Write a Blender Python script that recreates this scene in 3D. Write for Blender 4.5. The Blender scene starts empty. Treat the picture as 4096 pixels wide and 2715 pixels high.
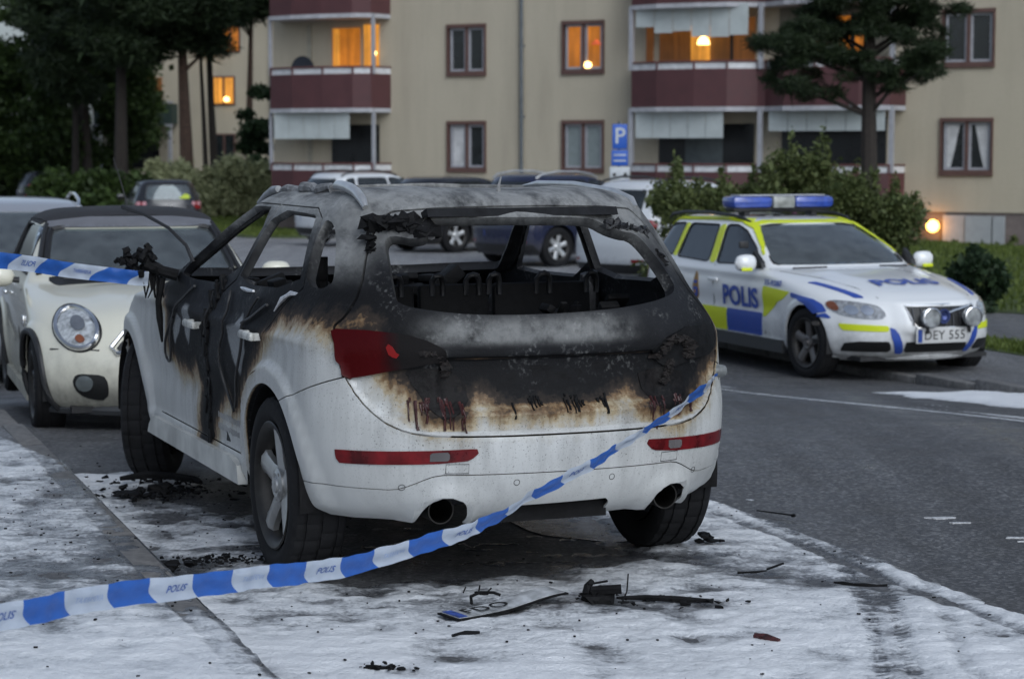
import bpy, bmesh, math, random
import numpy as np
from mathutils import Vector, Matrix
from mathutils.bvhtree import BVHTree
random.seed(7); RNG=np.random.default_rng(11)
SC=bpy.context.scene; COL=SC.collection
# ---------------------------------------------------------------- camera
cam=bpy.data.cameras.new('camera'); camo=bpy.data.objects.new('camera',cam); COL.objects.link(camo)
cam.sensor_width=36.0; cam.lens=2121/1024*36.0; cam.clip_start=.1; cam.clip_end=2000
camo.location=(0,0,1.753); camo.rotation_euler=(math.pi/2-.09063,0,0)
cam.dof.use_dof=True; cam.dof.focus_distance=8.3; cam.dof.aperture_fstop=4.7
SC.camera=camo
# ---------------------------------------------------------------- sky
W=bpy.data.worlds.new('World'); SC.world=W; W.use_nodes=True
nt=W.node_tree; bg=nt.nodes['Background']
sky=nt.nodes.new('ShaderNodeTexSky'); sky.sky_type='NISHITA'; sky.sun_disc=False
sky.sun_elevation=math.radians(30); sky.sun_rotation=math.radians(156); sky.dust_density=3.0; sky.air_density=1.2; sky.ozone_density=1.5
hs=nt.nodes.new('ShaderNodeHueSaturation'); hs.inputs['Saturation'].default_value=.42
nt.links.new(sky.outputs[0],hs.inputs['Color'])
tint=nt.nodes.new('ShaderNodeMix'); tint.data_type='RGBA'; tint.blend_type='MULTIPLY'; tint.inputs[0].default_value=1
tint.inputs[7].default_value=(.84,.945,1.11,1)
nt.links.new(hs.outputs[0],tint.inputs[6]); nt.links.new(tint.outputs[2],bg.inputs['Color'])
bg.inputs['Strength'].default_value=.118
sun=bpy.data.lights.new('sun','SUN'); sun.energy=1.0; sun.angle=math.radians(40); sun.color=(.93,.97,1.0)
suno=bpy.data.objects.new('sun',sun); COL.objects.link(suno)
suno.rotation_euler=(math.radians(42),0,math.radians(24))
SC.view_settings.view_transform='Standard'; SC.view_settings.look='None'; SC.view_settings.exposure=0; SC.view_settings.gamma=1
SC.view_settings.use_curve_mapping=False
# ---------------------------------------------------------------- node helper
class NB:
    def __init__(s,name):
        s.m=bpy.data.materials.new(name); s.m.use_nodes=True; s.t=s.m.node_tree
        s.b=s.t.nodes['Principled BSDF']; s.out=s.t.nodes['Material Output']
    def n(s,ty,ins={},**kw):
        k=s.t.nodes.new(ty)
        for a,v in kw.items(): setattr(k,a,v)
        for a,v in ins.items(): s.l(v,k.inputs[a])
        return k
    def l(s,v,sock):
        if isinstance(v,bpy.types.NodeSocket): s.t.links.new(v,sock)
        elif isinstance(v,bpy.types.Node): s.t.links.new(v.outputs[0],sock)
        else:
            if isinstance(v,(tuple,list)) and len(v)==3 and len(sock.default_value)==4: v=(*v,1)
            sock.default_value=v
    def set(s,**kw):
        for a,v in kw.items(): s.l(v,s.b.inputs[a.replace('_',' ')])
        return s
    def co(s,which='Object'): return s.n('ShaderNodeTexCoord').outputs[which]
    def noise(s,scale,detail=4,rough=.55,vec=None,dist=0):
        return s.n('ShaderNodeTexNoise',{'Vector':vec if vec is not None else s.co(),'Scale':scale,'Detail':detail,'Roughness':rough,'Distortion':dist}).outputs['Fac']
    def ramp(s,fac,stops,interp='LINEAR'):
        r=s.n('ShaderNodeValToRGB',{'Fac':fac}); r.color_ramp.interpolation=interp; el=r.color_ramp.elements
        while len(el)<len(stops): el.new(.5)
        for e_,(p,c) in zip(el,stops):
            e_.position=p; c=(c,c,c) if not isinstance(c,(tuple,list)) else c; e_.color=(*c,1) if len(c)==3 else c
        return r.outputs[0]
    def mix(s,f,a,b,mode='MIX'):
        k=s.n('ShaderNodeMix',data_type='RGBA',blend_type=mode)
        s.l(f,k.inputs[0]); s.l(a,k.inputs[6]); s.l(b,k.inputs[7]); return k.outputs[2]
    def math(s,op,a,b=0,c=0,clamp=False):
        k=s.n('ShaderNodeMath',operation=op,use_clamp=clamp); s.l(a,k.inputs[0]); s.l(b,k.inputs[1]); s.l(c,k.inputs[2]); return k.outputs[0]
    def mapr(s,v,a,b,c=0,d=1):
        return s.n('ShaderNodeMapRange',{'Value':v,'From Min':a,'From Max':b,'To Min':c,'To Max':d}).outputs[0]
    def attr(s,name): return s.n('ShaderNodeAttribute',attribute_name=name).outputs['Fac']
    def bump(s,h,strength=.3,dist=.01): 
        k=s.n('ShaderNodeBump',{'Height':h,'Strength':strength,'Distance':dist}); s.l(k.outputs[0],s.b.inputs['Normal']); return k
    def mapping(s,scale=(1,1,1),which='Object',rot=(0,0,0)):
        return s.n('ShaderNodeMapping',{'Vector':s.co(which),'Scale':scale,'Rotation':rot}).outputs[0]
MATS={}
def mat(name,c=(.5,.5,.5),rough=.6,metal=0,var=.18,scale=6,bump=0,bscale=80,coat=0,emit=None,es=1,spec=.5):
    if name in MATS: return MATS[name]
    b=NB(name); n=b.noise(scale); lo=tuple(x*(1-var) for x in c); hi=tuple(min(1,x*(1+var)) for x in c)
    b.set(Base_Color=b.ramp(n,[(.3,lo),(.7,hi)]),Roughness=b.mapr(n,.3,.7,max(0,rough-.06),min(1,rough+.06)),Metallic=metal)
    b.b.inputs['Specular IOR Level'].default_value=spec
    if coat: b.b.inputs['Coat Weight'].default_value=coat; b.b.inputs['Coat Roughness'].default_value=.06
    if bump: b.bump(b.noise(bscale,5),bump,.004)
    if emit: b.set(Emission_Color=emit,Emission_Strength=es)
    MATS[name]=b.m; return b.m
# ---------------------------------------------------------------- mesh helpers
def pchip(xs, ys, xq):
    xs=np.asarray(xs,float); ys=np.asarray(ys,float); h=np.diff(xs); d=np.diff(ys)/h
    m=np.zeros(len(xs)); m[0]=d[0]; m[-1]=d[-1]
    for i in range(1,len(xs)-1):
        if d[i-1]*d[i]>0:
            w1=2*h[i]+h[i-1]; w2=h[i]+2*h[i-1]; m[i]=(w1+w2)/(w1/d[i-1]+w2/d[i])
    k=np.clip(np.searchsorted(xs,xq)-1,0,len(xs)-2); t=(xq-xs[k])/h[k]
    return ((2*t**3-3*t**2+1)*ys[k]+(t**3-2*t**2+t)*h[k]*m[k]+(-2*t**3+3*t**2)*ys[k+1]+(t**3-t**2)*h[k]*m[k+1])
def sstep(a,b,x):
    t=np.clip((x-a)/(b-a),0,1); return t*t*(3-2*t)
def loft(keys, sub=5, nr_=26, ns=70, nf_=24, taper=None, zfun=None):
    """keys rows: z, rear y, front y, half width, rear corner length, rear exponent, front corner length, front exponent"""
    K=np.array(keys,float); n=len(K); u=np.linspace(0,n-1,(n-1)*sub+1)
    L=np.stack([pchip(np.arange(n),K[:,c],u) for c in range(K.shape[1])],1)
    rows=[]
    for z,yr,yf,w,cr,er,cf,ef in L:
        cr=min(cr,(yf-yr)*.48); cf=min(cf,(yf-yr)*.48)
        a=np.linspace(0,math.pi/2,nr_)
        xr=w*np.sin(a)**(2/er); yr_=yr+cr-cr*np.cos(a)**(2/er)
        s=np.linspace(0,1,ns+2)[1:-1]; ys=yr+cr+(yf-cf-yr-cr)*s; xs=np.full(ns,w)
        b=np.linspace(math.pi/2,0,nf_)
        xf=w*np.sin(b)**(2/ef); yf_=yf-cf+cf*np.cos(b)**(2/ef)
        x=np.concatenate([xr,xs,xf]); y=np.concatenate([yr_,ys,yf_]); 
        x=np.concatenate([x,-x[-2:0:-1]]); y=np.concatenate([y,y[-2:0:-1]])
        rows.append(np.stack([x,y,np.full(len(x),z)],1))
    G=np.array(rows)
    if taper: G[...,0]*=taper(G[...,1],G[...,2])
    if zfun: G[...,2]+=zfun(G[...,0],G[...,1],G[...,2])
    M,N=G.shape[:2]; V=G.reshape(-1,3)
    i=np.arange(M-1)[:,None]*N; j=np.arange(N)[None]; j2=(j+1)%N
    Fq=np.stack([i+j,i+j2,i+N+j2,i+N+j],-1).reshape(-1,4)
    F=[tuple(f) for f in Fq.tolist()]
    # roof cap: strips across the last ring
    b=(M-1)*N; h=N//2
    for k in range(h):
        a0,a1=b+k,b+k+1; c0,c1=b+(N-k)%N,b+(N-k-1)%N
        f=[]
        for q in (a0,a1,c1,c0):
            if q not in f: f.append(q)
        if len(f)>=3: F.append(tuple(f))
    return V,F
def polysd(P,poly):
    """signed distance to polygon, negative inside"""
    poly=np.asarray(poly,float); A=poly; B=np.roll(poly,-1,0)
    P=np.asarray(P,float); d2=np.full(len(P),1e9); ins=np.zeros(len(P),bool)
    for a,b in zip(A,B):
        e=b-a; w=P-a; t=np.clip((w@e)/max(e@e,1e-12),0,1); r=w-t[:,None]*e
        d2=np.minimum(d2,(r*r).sum(1))
        c=((a[1]>P[:,1])!=(b[1]>P[:,1]))
        with np.errstate(divide='ignore',invalid='ignore'):
            xi=(b[0]-a[0])*(P[:,1]-a[1])/(b[1]-a[1])+a[0]
        ins^=c&(P[:,0]<xi)
    d=np.sqrt(d2); return np.where(ins,-d,d)
def chaikin(poly,n=2):
    p=np.asarray(poly,float)
    for _ in range(n):
        q=np.roll(p,-1,0); p=np.stack([.75*p+.25*q,.25*p+.75*q],1).reshape(-1,2)
    return p
def roundp(poly,r):
    p=np.asarray(poly,float); a=np.roll(p,1,0); b=np.roll(p,-1,0); out=[]
    for i in range(len(p)):
        u=a[i]-p[i]; v=b[i]-p[i]; lu,lv=np.linalg.norm(u),np.linalg.norm(v); q=min(r,.4*lu); w=min(r,.4*lv)
        A,B=p[i]+u/lu*q,p[i]+v/lv*w; out+=[A,.25*A+.5*p[i]+.25*B,B]
    return np.array(out)
def msplit(V,F,sd,keep):
    """cut the mesh along sd=0, keep the part where sd*keep>0"""
    s=sd*keep; V=[tuple(v) for v in V]; out=[]; cache={}
    def mid(a,b):
        k=(a,b) if a<b else (b,a)
        if k not in cache:
            t=s[a]/(s[a]-s[b]); va=V[a]; vb=V[b]
            cache[k]=len(V); V.append(tuple(va[i]+(vb[i]-va[i])*t for i in range(3)))
        return cache[k]
    for f in F:
        pos=[s[i]>0 for i in f]
        if all(pos): out.append(f)
        elif any(pos):
            g=[]
            n=len(f)
            for k in range(n):
                a,b=f[k],f[(k+1)%n]
                if pos[k]: g.append(a)
                if pos[k]!=pos[(k+1)%n]: g.append(mid(a,b))
            if len(g)>=3: out.append(tuple(g))
    used=sorted({i for f in out for i in f}); mp={u:k for k,u in enumerate(used)}
    return np.array([V[u] for u in used]).reshape(-1,3),[tuple(mp[i] for i in f) for f in out]
def tag(o,label=None,cat=None,group=None,kind=None):
    if label: o['label']=label
    if cat: o['category']=cat
    if group: o['group']=group
    if kind: o['kind']=kind
    return o
def empty(name,loc=(0,0,0),rz=0,**kw):
    o=bpy.data.objects.new(name,None); COL.objects.link(o); o.location=loc; o.rotation_euler=(0,0,rz); o.empty_display_size=.2
    return tag(o,**kw)
def mk(name,V,F,m,parent=None,smooth=True,ang=38,attrs=None,mi=None,loc=None,rot=None):
    me=bpy.data.meshes.new(name); me.from_pydata([tuple(map(float,v)) for v in V],[],[tuple(f) for f in F])
    for x in (m if isinstance(m,(list,tuple)) else [m]): me.materials.append(x)
    if mi is not None: me.polygons.foreach_set('material_index',np.asarray(mi,np.int32))
    if smooth:
        me.polygons.foreach_set('use_smooth',np.ones(len(me.polygons),bool)); me.set_sharp_from_angle(angle=math.radians(ang))
    if attrs:
        for k,a in attrs.items():
            at=me.attributes.new(k,'FLOAT','POINT'); at.data.foreach_set('value',np.asarray(a,np.float32))
    me.update()
    o=bpy.data.objects.new(name,me); COL.objects.link(o)
    if parent is not None: o.parent=parent
    if loc is not None: o.location=loc
    if rot is not None: o.rotation_euler=rot
    return o
class MB:
    def __init__(s): s.V=[]; s.F=[]; s.I=[]
    def add(s,V,F,mi=0):
        o=len(s.V); s.V+= [tuple(map(float,v)) for v in V]; s.F+=[tuple(i+o for i in f) for f in F]; s.I+=[mi]*len(F); return s
    def box(s,c,d,rot=None,mi=0,bev=0):
        cx,cy,cz=c; x,y,z=[q/2 for q in d]
        if bev:
            b=min(bev,x*.9,y*.9,z*.9); bm=bmesh.new(); bmesh.ops.create_cube(bm,size=1)
            for v in bm.verts: v.co=Vector((v.co.x*2*x,v.co.y*2*y,v.co.z*2*z))
            bmesh.ops.bevel(bm,geom=bm.edges[:]+bm.verts[:],offset=b,segments=2,affect='EDGES',profile=.5)
            bm.verts.index_update(); V=[v.co.copy() for v in bm.verts]; F=[[v.index for v in f.verts] for f in bm.faces]; bm.free()
        else:
            V=[Vector(p) for p in ((-x,-y,-z),(x,-y,-z),(x,y,-z),(-x,y,-z),(-x,-y,z),(x,-y,z),(x,y,z),(-x,y,z))]
            F=[(0,3,2,1),(4,5,6,7),(0,1,5,4),(1,2,6,5),(2,3,7,6),(3,0,4,7)]
        if rot is not None: V=[rot@v for v in V]
        return s.add([(v[0]+cx,v[1]+cy,v[2]+cz) for v in V],F,mi)
    def tube(s,pts,r,n=8,mi=0,caps=True):
        P=[Vector(p) for p in pts]; rs=r if isinstance(r,(list,tuple)) else [r]*len(P); V=[];F=[]; up=Vector((.13,.31,.94))
        for i,p in enumerate(P):
            t=(P[min(i+1,len(P)-1)]-P[max(i-1,0)])
            if t.length<1e-9: t=Vector((0,0,1))
            t.normalize(); a=t.cross(up)
            if a.length<.05: a=t.cross(Vector((1,0,0)))
            a.normalize(); b=t.cross(a)
            for k in range(n):
                q=2*math.pi*k/n; V.append(p+a*math.cos(q)*rs[i]+b*math.sin(q)*rs[i])
        for i in range(len(P)-1):
            for k in range(n): F.append((i*n+k,i*n+(k+1)%n,(i+1)*n+(k+1)%n,(i+1)*n+k))
        if caps: F.append(tuple(range(n))[::-1]); F.append(tuple((len(P)-1)*n+k for k in range(n)))
        return s.add(V,F,mi)
    def lathe(s,prof,n=48,axis='x',c=(0,0,0),mi=0,close=False,jit=None,zmin=None):
        V=[];F=[];m=len(prof)
        for k in range(n):
            q=2*math.pi*k/n; cq,sq=math.cos(q),math.sin(q)
            for j,(a,r) in enumerate(prof):
                rr=r if jit is None else r+jit(k,j)
                p=(a,rr*cq,rr*sq) if axis=='x' else ((rr*cq,a,rr*sq) if axis=='y' else (rr*cq,rr*sq,a))
                V.append((p[0]+c[0],p[1]+c[1],p[2]+c[2]))
        for k in range(n):
            k2=(k+1)%n
            for j in range(m if close else m-1):
                f=(k*m+j,k2*m+j,k2*m+(j+1)%m,k*m+(j+1)%m)
                if zmin is None or min(V[q][2] for q in f)>zmin: F.append(f)
        return s.add(V,F,mi)
    def prism(s,poly,axis,a,b,mi=0):
        n=len(poly); f=(lambda u,v,w:(w,u,v)) if axis=='x' else ((lambda u,v,w:(u,w,v)) if axis=='y' else (lambda u,v,w:(u,v,w)))
        V=[f(u,v,a) for u,v in poly]+[f(u,v,b) for u,v in poly]
        F=[tuple(range(n))[::-1],tuple(range(n,2*n))]+[(i,(i+1)%n,n+(i+1)%n,n+i) for i in range(n)]
        return s.add(V,F,mi)
    def build(s,name,m,parent=None,smooth=True,**kw):
        use=isinstance(m,(list,tuple))
        return mk(name,s.V,s.F,m,parent,smooth,mi=s.I if use else None,**kw)
def vnorm(V,F):
    V=np.asarray(V,float); N=np.zeros_like(V)
    by={}
    for f in F: by.setdefault(len(f),[]).append(f)
    for k,L in by.items():
        A=np.array(L)
        c=np.zeros((len(A),3))
        for i in range(1,k-1): c+=np.cross(V[A[:,i]]-V[A[:,0]],V[A[:,i+1]]-V[A[:,0]])
        for i in range(k): np.add.at(N,A[:,i],c)
    l=np.linalg.norm(N,axis=1); l[l==0]=1
    return N/l[:,None]
def solidify(V,F,t,N=None):
    V=np.asarray(V,float); n=len(V); N=vnorm(V,F) if N is None else N
    E={}
    for f in F:
        for a,b in zip(f,f[1:]+f[:1]): E[(a,b)]=E.get((a,b),0)+1
    F2=list(F)+[tuple(i+n for i in f[::-1]) for f in F]
    for (a,b) in E:
        if (b,a) not in E: F2.append((b,a,a+n,b+n))
    return np.concatenate([V,V-N*t]),F2
def grid2d(poly,step):
    p=np.asarray(poly,float); lo=p.min(0)-step; hi=p.max(0)+step
    nx=int((hi[0]-lo[0])/step)+2; ny=int((hi[1]-lo[1])/step)+2
    X,Y=np.meshgrid(lo[0]+np.arange(nx)*step,lo[1]+np.arange(ny)*step,indexing='ij')
    V=np.stack([X.ravel(),Y.ravel(),np.zeros(X.size)],1)
    F=[(i*ny+j,(i+1)*ny+j,(i+1)*ny+j+1,i*ny+j+1) for i in range(nx-1) for j in range(ny-1)]
    return msplit(V,F,polysd(V[:,:2],p),-1)
class Wrap:
    """lays flat outlines onto a car skin, as panels and decals with a thickness"""
    def __init__(s,V,F): s.b=BVHTree.FromPolygons([tuple(v) for v in V],F)
    def cast(s,uv,side,off):
        out=[]
        for u,v in uv:
            if side=='right': o,d=Vector((3,u,v)),Vector((-1,0,0))
            elif side=='left': o,d=Vector((-3,u,v)),Vector((1,0,0))
            elif side=='rear': o,d=Vector((u,-6,v)),Vector((0,1,0))
            elif side=='front': o,d=Vector((u,9,v)),Vector((0,-1,0))
            else: o,d=Vector((u,v,6)),Vector((0,0,-1))
            h,nn,_,_=s.b.ray_cast(o,d)
            if h is None: h,nn,_,_=s.b.find_nearest(o+d*3)
            if nn.dot(d)>0: nn=-nn
            out.append(tuple(h+nn*off))
        return out
    def panel(s,poly,side,off,step=.04,thick=.006,smooth_poly=0):
        if smooth_poly: poly=roundp(poly,.05 if smooth_poly==1 else .1)
        ext=np.ptp(np.asarray(poly,float),axis=0).min(); V,F=grid2d(poly,min(step,max(.004,ext/4)))
        W_=s.cast(V[:,:2],side,off)
        if side in('left','front','top') and side!='top': pass
        N=vnorm(W_,F); c=np.mean(W_,0)
        d={'right':(1,0,0),'left':(-1,0,0),'rear':(0,-1,0),'front':(0,1,0),'top':(0,0,1)}[side]
        if (N@np.array(d)).mean()<0: F=[f[::-1] for f in F]
        return solidify(W_,F,thick)
def text2d(s,size=1,bold=.02,shear=0,space=1.0):
    cu=bpy.data.curves.new('t','FONT'); cu.body=s; cu.size=size; cu.offset=bold*size; cu.shear=shear; cu.space_character=space; cu.resolution_u=3
    cu.align_x='CENTER'; cu.align_y='CENTER'
    o=bpy.data.objects.new('t',cu); COL.objects.link(o); bpy.context.view_layer.update()
    me=o.to_mesh(); V=[(v.co.x,v.co.y) for v in me.vertices]; F=[tuple(p.vertices) for p in me.polygons]
    o.to_mesh_clear(); bpy.data.objects.remove(o); bpy.data.curves.remove(cu)
    return np.array(V),F
def copy_tree(o,parent=None):
    c=o.copy(); COL.objects.link(c)
    if parent is not None: c.parent=parent; c.matrix_parent_inverse=o.matrix_parent_inverse.copy()
    for ch in list(o.children): copy_tree(ch,c)
    return c
# fractal value noise on arrays, for ground relief and foam
def vnoise(x,y,seed=0):
    xi=np.floor(x).astype(np.int64); yi=np.floor(y).astype(np.int64); fx=x-xi; fy=y-yi
    def h(a,b):
        n=(a*374761393+b*668265263+seed*974711)&0x7fffffff; n=((n^(n>>13))*1274126177)&0x7fffffff; return ((n^(n>>16))&0xffff)/65535.
    u=fx*fx*(3-2*fx); v=fy*fy*(3-2*fy)
    return (h(xi,yi)*(1-u)+h(xi+1,yi)*u)*(1-v)+(h(xi,yi+1)*(1-u)+h(xi+1,yi+1)*u)*v
def fbm(x,y,oct=4,seed=0,g=.5):
    a=0;t=0;w=1
    for o in range(oct): a=a+w*vnoise(x*2**o+o*17.3,y*2**o-o*9.1,seed+o); t+=w; w*=g
    return a/t
def gz(x,y):
    """height of the ground: level by the wreck, falling gently away beyond it"""
    y=np.asarray(y,float)
    return -.45*sstep(11.5,21,y)-.38*sstep(46,62,y)-.25*sstep(8,12.5,np.asarray(x,float))*sstep(38,52,y)*sstep(75,60,y)
CHAR=mat('charred_plastic',(.006,.006,.0065),.7,var=.6,scale=25,bump=.9,bscale=40,spec=.18)
CHARG=mat('sooty_steel',(.020,.0205,.023),.5,metal=.3,var=.5,scale=12,bump=.5,bscale=50)
ASHM=mat('ash_grey_scale',(.22,.22,.22),.8,var=.5,scale=30,bump=.6,bscale=60)
RUBBER=mat('tyre_rubber',(.011,.011,.012),.8,spec=.25,var=.35,scale=9,bump=.3,bscale=90)
ALLOY=mat('dull_silver_alloy',(.46,.46,.45),.36,metal=.7,var=.25,scale=8)
SILVER=mat('brushed_aluminium_trim',(.62,.62,.61),.36,metal=.75,var=.15,scale=10)
BLACKP=mat('black_plastic',(.018,.018,.019),.5,var=.3,scale=20)
DARKIN=mat('dark_cabin',(.012,.012,.013),.8,var=.3)
def wheel(parent,loc,R,rim,width,side,steer=0,spokes=5,sty='star',camb=0,tread=True,rimmat=None):
    rm=rimmat or ALLOY; w2=width/2; o=side
    m=MB(); m.lathe([(-w2*.85,rim-.005),(-w2*.55,rim-.03),(w2*.2,rim-.035),(w2*.72,rim-.028),(w2*.90,rim-.012),(w2*.97,rim+.006),(w2*.93,rim+.012)],48)
    m.lathe([(-w2*.2,.0),(-w2*.2,rim*.66),(-w2*.1,rim*.66),(-w2*.1,.0)],32)
    wo=m.build('wheel',mat('grimy_wheel_barrel',(.035,.033,.031),.5,metal=.5,var=.4,scale=14),parent); wo.location=loc
    wo.rotation_euler=(0,0,steer+(0 if o>0 else math.pi))
    t=MB(); g=.008 if tread else .004
    pr=[(-w2*.80,rim),(-w2*.99,rim+(R-rim)*.35),(-w2,R-.055),(-w2*.95,R-.022),(-w2*.84,R-.006),(-w2*.62,R-.001),(-w2*.60,R-g),(-w2*.52,R-g),(-w2*.50,R),(-w2*.06,R),(-w2*.05,R-g),(w2*.05,R-g),(w2*.06,R),(w2*.50,R),(w2*.52,R-g),(w2*.60,R-g),(w2*.62,R-.001),(w2*.84,R-.006),(w2*.95,R-.022),(w2,R-.055),(w2*.99,rim+(R-rim)*.35),(w2*.80,rim)]
    def jit(k,j):
        if not tread or j<4 or j>17: return 0
        return -.006 if (k+ (1 if j>9 else 0)*2)%5<1 else 0
    t.lathe(pr,140 if tread else 56,jit=jit if tread else None); t.build('tyre',RUBBER,wo,ang=30)
    s=MB(); x1=w2*.80
    for k in range(spokes):
        q=2*math.pi*k/spokes+.3; c,sn=math.cos(q),math.sin(q)
        def P(a,r,u): return (a,r*c-u*sn,r*sn+u*c)
        rows=[(.045,.055,x1-.02,x1-.055),(rim*.42,.042 if sty=='star' else .034,x1-.012,x1-.05),(rim*.75,.044 if sty=='star' else .026,x1-.004,x1-.04),(rim-.014,.060 if sty=='star' else .03,x1,x1-.035)]
        V=[];F=[]
        for r,u,a,bk in rows: V+=[P(bk,r,-u),P(a-.012,r,-u),P(a,r,-u*.35),P(a,r,u*.35),P(a-.012,r,u),P(bk,r,u)]
        for i in range(3):
            for j in range(6): F.append((i*6+j,i*6+(j+1)%6,(i+1)*6+(j+1)%6,(i+1)*6+j))
        F+=[tuple(range(5,-1,-1)),tuple(range(18,24))]
        s.add(V,F)
    s.lathe([(x1-.06,.0),(x1-.06,.075),(x1-.01,.07),(x1,.05),(x1-.004,.034),(x1+.004,.03),(x1+.004,0)],28)
    for k in range(5):
        q=2*math.pi*(k+.5)/5+.3; s.lathe([(x1-.03,.009),(x1-.002,.009),(x1-.002,0)],8,c=(0,.055*math.cos(q),.055*math.sin(q)))
    s.build('rim',rm,wo,ang=30)
    return wo
def chaikin_open(p,n=2):
    p=np.asarray(p,float)
    for _ in range(n):
        q=np.stack([.75*p[:-1]+.25*p[1:],.25*p[:-1]+.75*p[1:]],1).reshape(-1,2); p=np.concatenate([p[:1],q,p[-1:]])
    return p
# ================================================================ ground
LAT=np.array([.9415,.337]); ALO=np.array([-.337,.9415])
def la(lat,along): p=lat*LAT+along*ALO; return (float(p[0]),float(p[1]))
def sheet(name,poly,zoff,m,step=.5,edge=0,kind='structure',label=None,parent=None):
    V,F=grid2d(poly,step); V[:,2]=gz(V[:,0],V[:,1])+zoff
    N=vnorm(V,F)
    if N[:,2].mean()<0: F=[f[::-1] for f in F]
    if edge:
        V,F=solidify(V,F,edge,np.tile([0,0,1.],(len(V),1)))
    o=mk(name,V,F,m,parent,ang=30)
    if kind: o['kind']=kind
    return o
def asphalt(name,base=.050,wet=.35):
    b=NB(name); c=b.co(); ag=b.n('ShaderNodeTexVoronoi',{'Vector':c,'Scale':62.}); ag2=b.noise(150,3,.7); big=b.noise(.35,4); mid=b.noise(2.2,5,.6)
    col=b.ramp(ag.outputs['Color'],[(.15,tuple(x*base for x in (.40,.41,.44))),(.6,tuple(x*base for x in (1.0,1.0,1.03))),(.95,tuple(x*base for x in (2.9,2.9,2.9)))])
    col=b.mix(b.ramp(big,[(.35,.0),(.7,.55)]),col,tuple(x*base for x in (.52,.53,.55)))
    col=b.mix(b.math('MULTIPLY',b.ramp(mid,[(.4,0),(.75,1)]),.35),col,tuple(x*base*1.5 for x in (1,1,1)))
    strk=b.noise(1,4,.6,vec=b.mapping((1.5,.10,1),rot=(0,0,-.344)))
    col=b.mix(b.math('MULTIPLY',b.ramp(strk,[(.42,0),(.62,1)]),.45),col,tuple(x*base*.45 for x in (1,1,1.05)))
    b.set(Base_Color=col,Roughness=b.ramp(b.math('ADD',b.math('MULTIPLY',strk,.55),b.math('MULTIPLY',mid,.45)),[(.38,.78-wet),(.60,.80)]))
    b.bump(b.math('ADD',b.math('MULTIPLY',ag.outputs['Distance'],.8),ag2),.5,.006); return b.m
ASPH=asphalt('street_asphalt',.088,.52); PAVE=asphalt('footway_asphalt',.13,.35)
ys=np.concatenate([np.arange(-12,70,.5),np.arange(70,420,25.)]); xs=np.array([-220,-60,-20,0,4,7,8,8.75,9.5,10.25,11,11.75,12.5,13.5,20,60,220.])
X,Y=np.meshgrid(xs,ys,indexing='ij'); V=np.stack([X.ravel(),Y.ravel(),gz(X,Y).ravel()],1); ny=len(ys)
mk('ground',V,[(i*ny+j,(i+1)*ny+j,(i+1)*ny+j+1,i*ny+j+1) for i in range(len(xs)-1) for j in range(ny-1)],ASPH)['kind']='structure'
GR=NB('lawn_soil'); GR.set(Base_Color=GR.ramp(GR.noise(3,6,.7),[(.3,(.035,.052,.012)),(.7,(.075,.105,.026))]),Roughness=.9); GR.bump(GR.noise(40,4),.8,.03); GR=GR.m
KERB=1.51
pav=sheet('pavement',[la(-14,-6),la(KERB-.13,-6),la(KERB-.13,75),la(-14,75)],.09,PAVE,.5,.12)
# granite kerb stones, one by one as far as they can be told apart
GRAN=mat('granite_kerb',(.135,.13,.125),.75,var=.4,scale=22,bump=.6,bscale=70)
sheet('car_park',[la(11.2,28.7),la(15.4,28.8),la(20.1,35.4),la(24.6,44.3),la(22,60),la(8,60),la(4,30)],.006,asphalt('car_park_asphalt',.25,.4),.5)  # base colour raised to stand in for wet sheen at a grazing view
kb=tag(empty('kerb',(0,0,0)),kind='structure')
a=3.0
m0=MB(); m0.box((0,0,0),(.13,.985,.16),bev=.012); st=None
while a<30:
    p=la(KERB-.065,a+.5); z=float(gz(*p))+.013
    if st is None: st=m0.build('kerb_stone',GRAN,kb)
    else: st=st.copy(); COL.objects.link(st)
    st.location=(p[0],p[1],z+random.uniform(-.003,.003)); st.rotation_euler=(random.uniform(-.004,.004),0,math.atan2(.337,.9415)+random.uniform(-.004,.004)); a+=1.0
fp=sheet('far_pavement',[la(10.15,-4),la(12.25,-4),la(12.25,23.5),la(10.15,23.5)],.07,PAVE,.5,.1)
kb2=tag(empty('far_kerb',(0,0,0)),kind='structure'); a=8.0; st=None
while a<23:
    p=la(10.085,a+.5); z=float(gz(*p))-.005
    if st is None: st=m0.build('kerb_stone',GRAN,kb2)
    else: st=st.copy(); COL.objects.link(st)
    st.location=(p[0],p[1],z); st.rotation_euler=(0,0,math.atan2(.337,.9415)); a+=1.0
sheet('path',[la(12.9,-4),la(15.3,-4),la(15.3,23.5),la(12.9,23.5)],.075,PAVE,.5,.1)
verge=sheet('verge',[la(12.2,-4),la(12.95,-4),la(12.95,23.4),la(12.2,23.4)],.08,GR,.25,.1)
lawn=sheet('lawn',[la(15.3,-6),la(60,-6),la(60,50),la(26,48),la(24.9,44.2),la(20.3,35.2),la(15.5,28.6),la(11.6,28.6),la(11.6,23.7),la(15.3,23.6)],.08,GR,.5,.1)
lawn2=sheet('far_lawn',[(-15.5,80),(-15.5,110),(-3,110),(-3,60),(-7.2,59),(-9,63),(-11,77)],.05,GR,1.0,.06)
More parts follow.
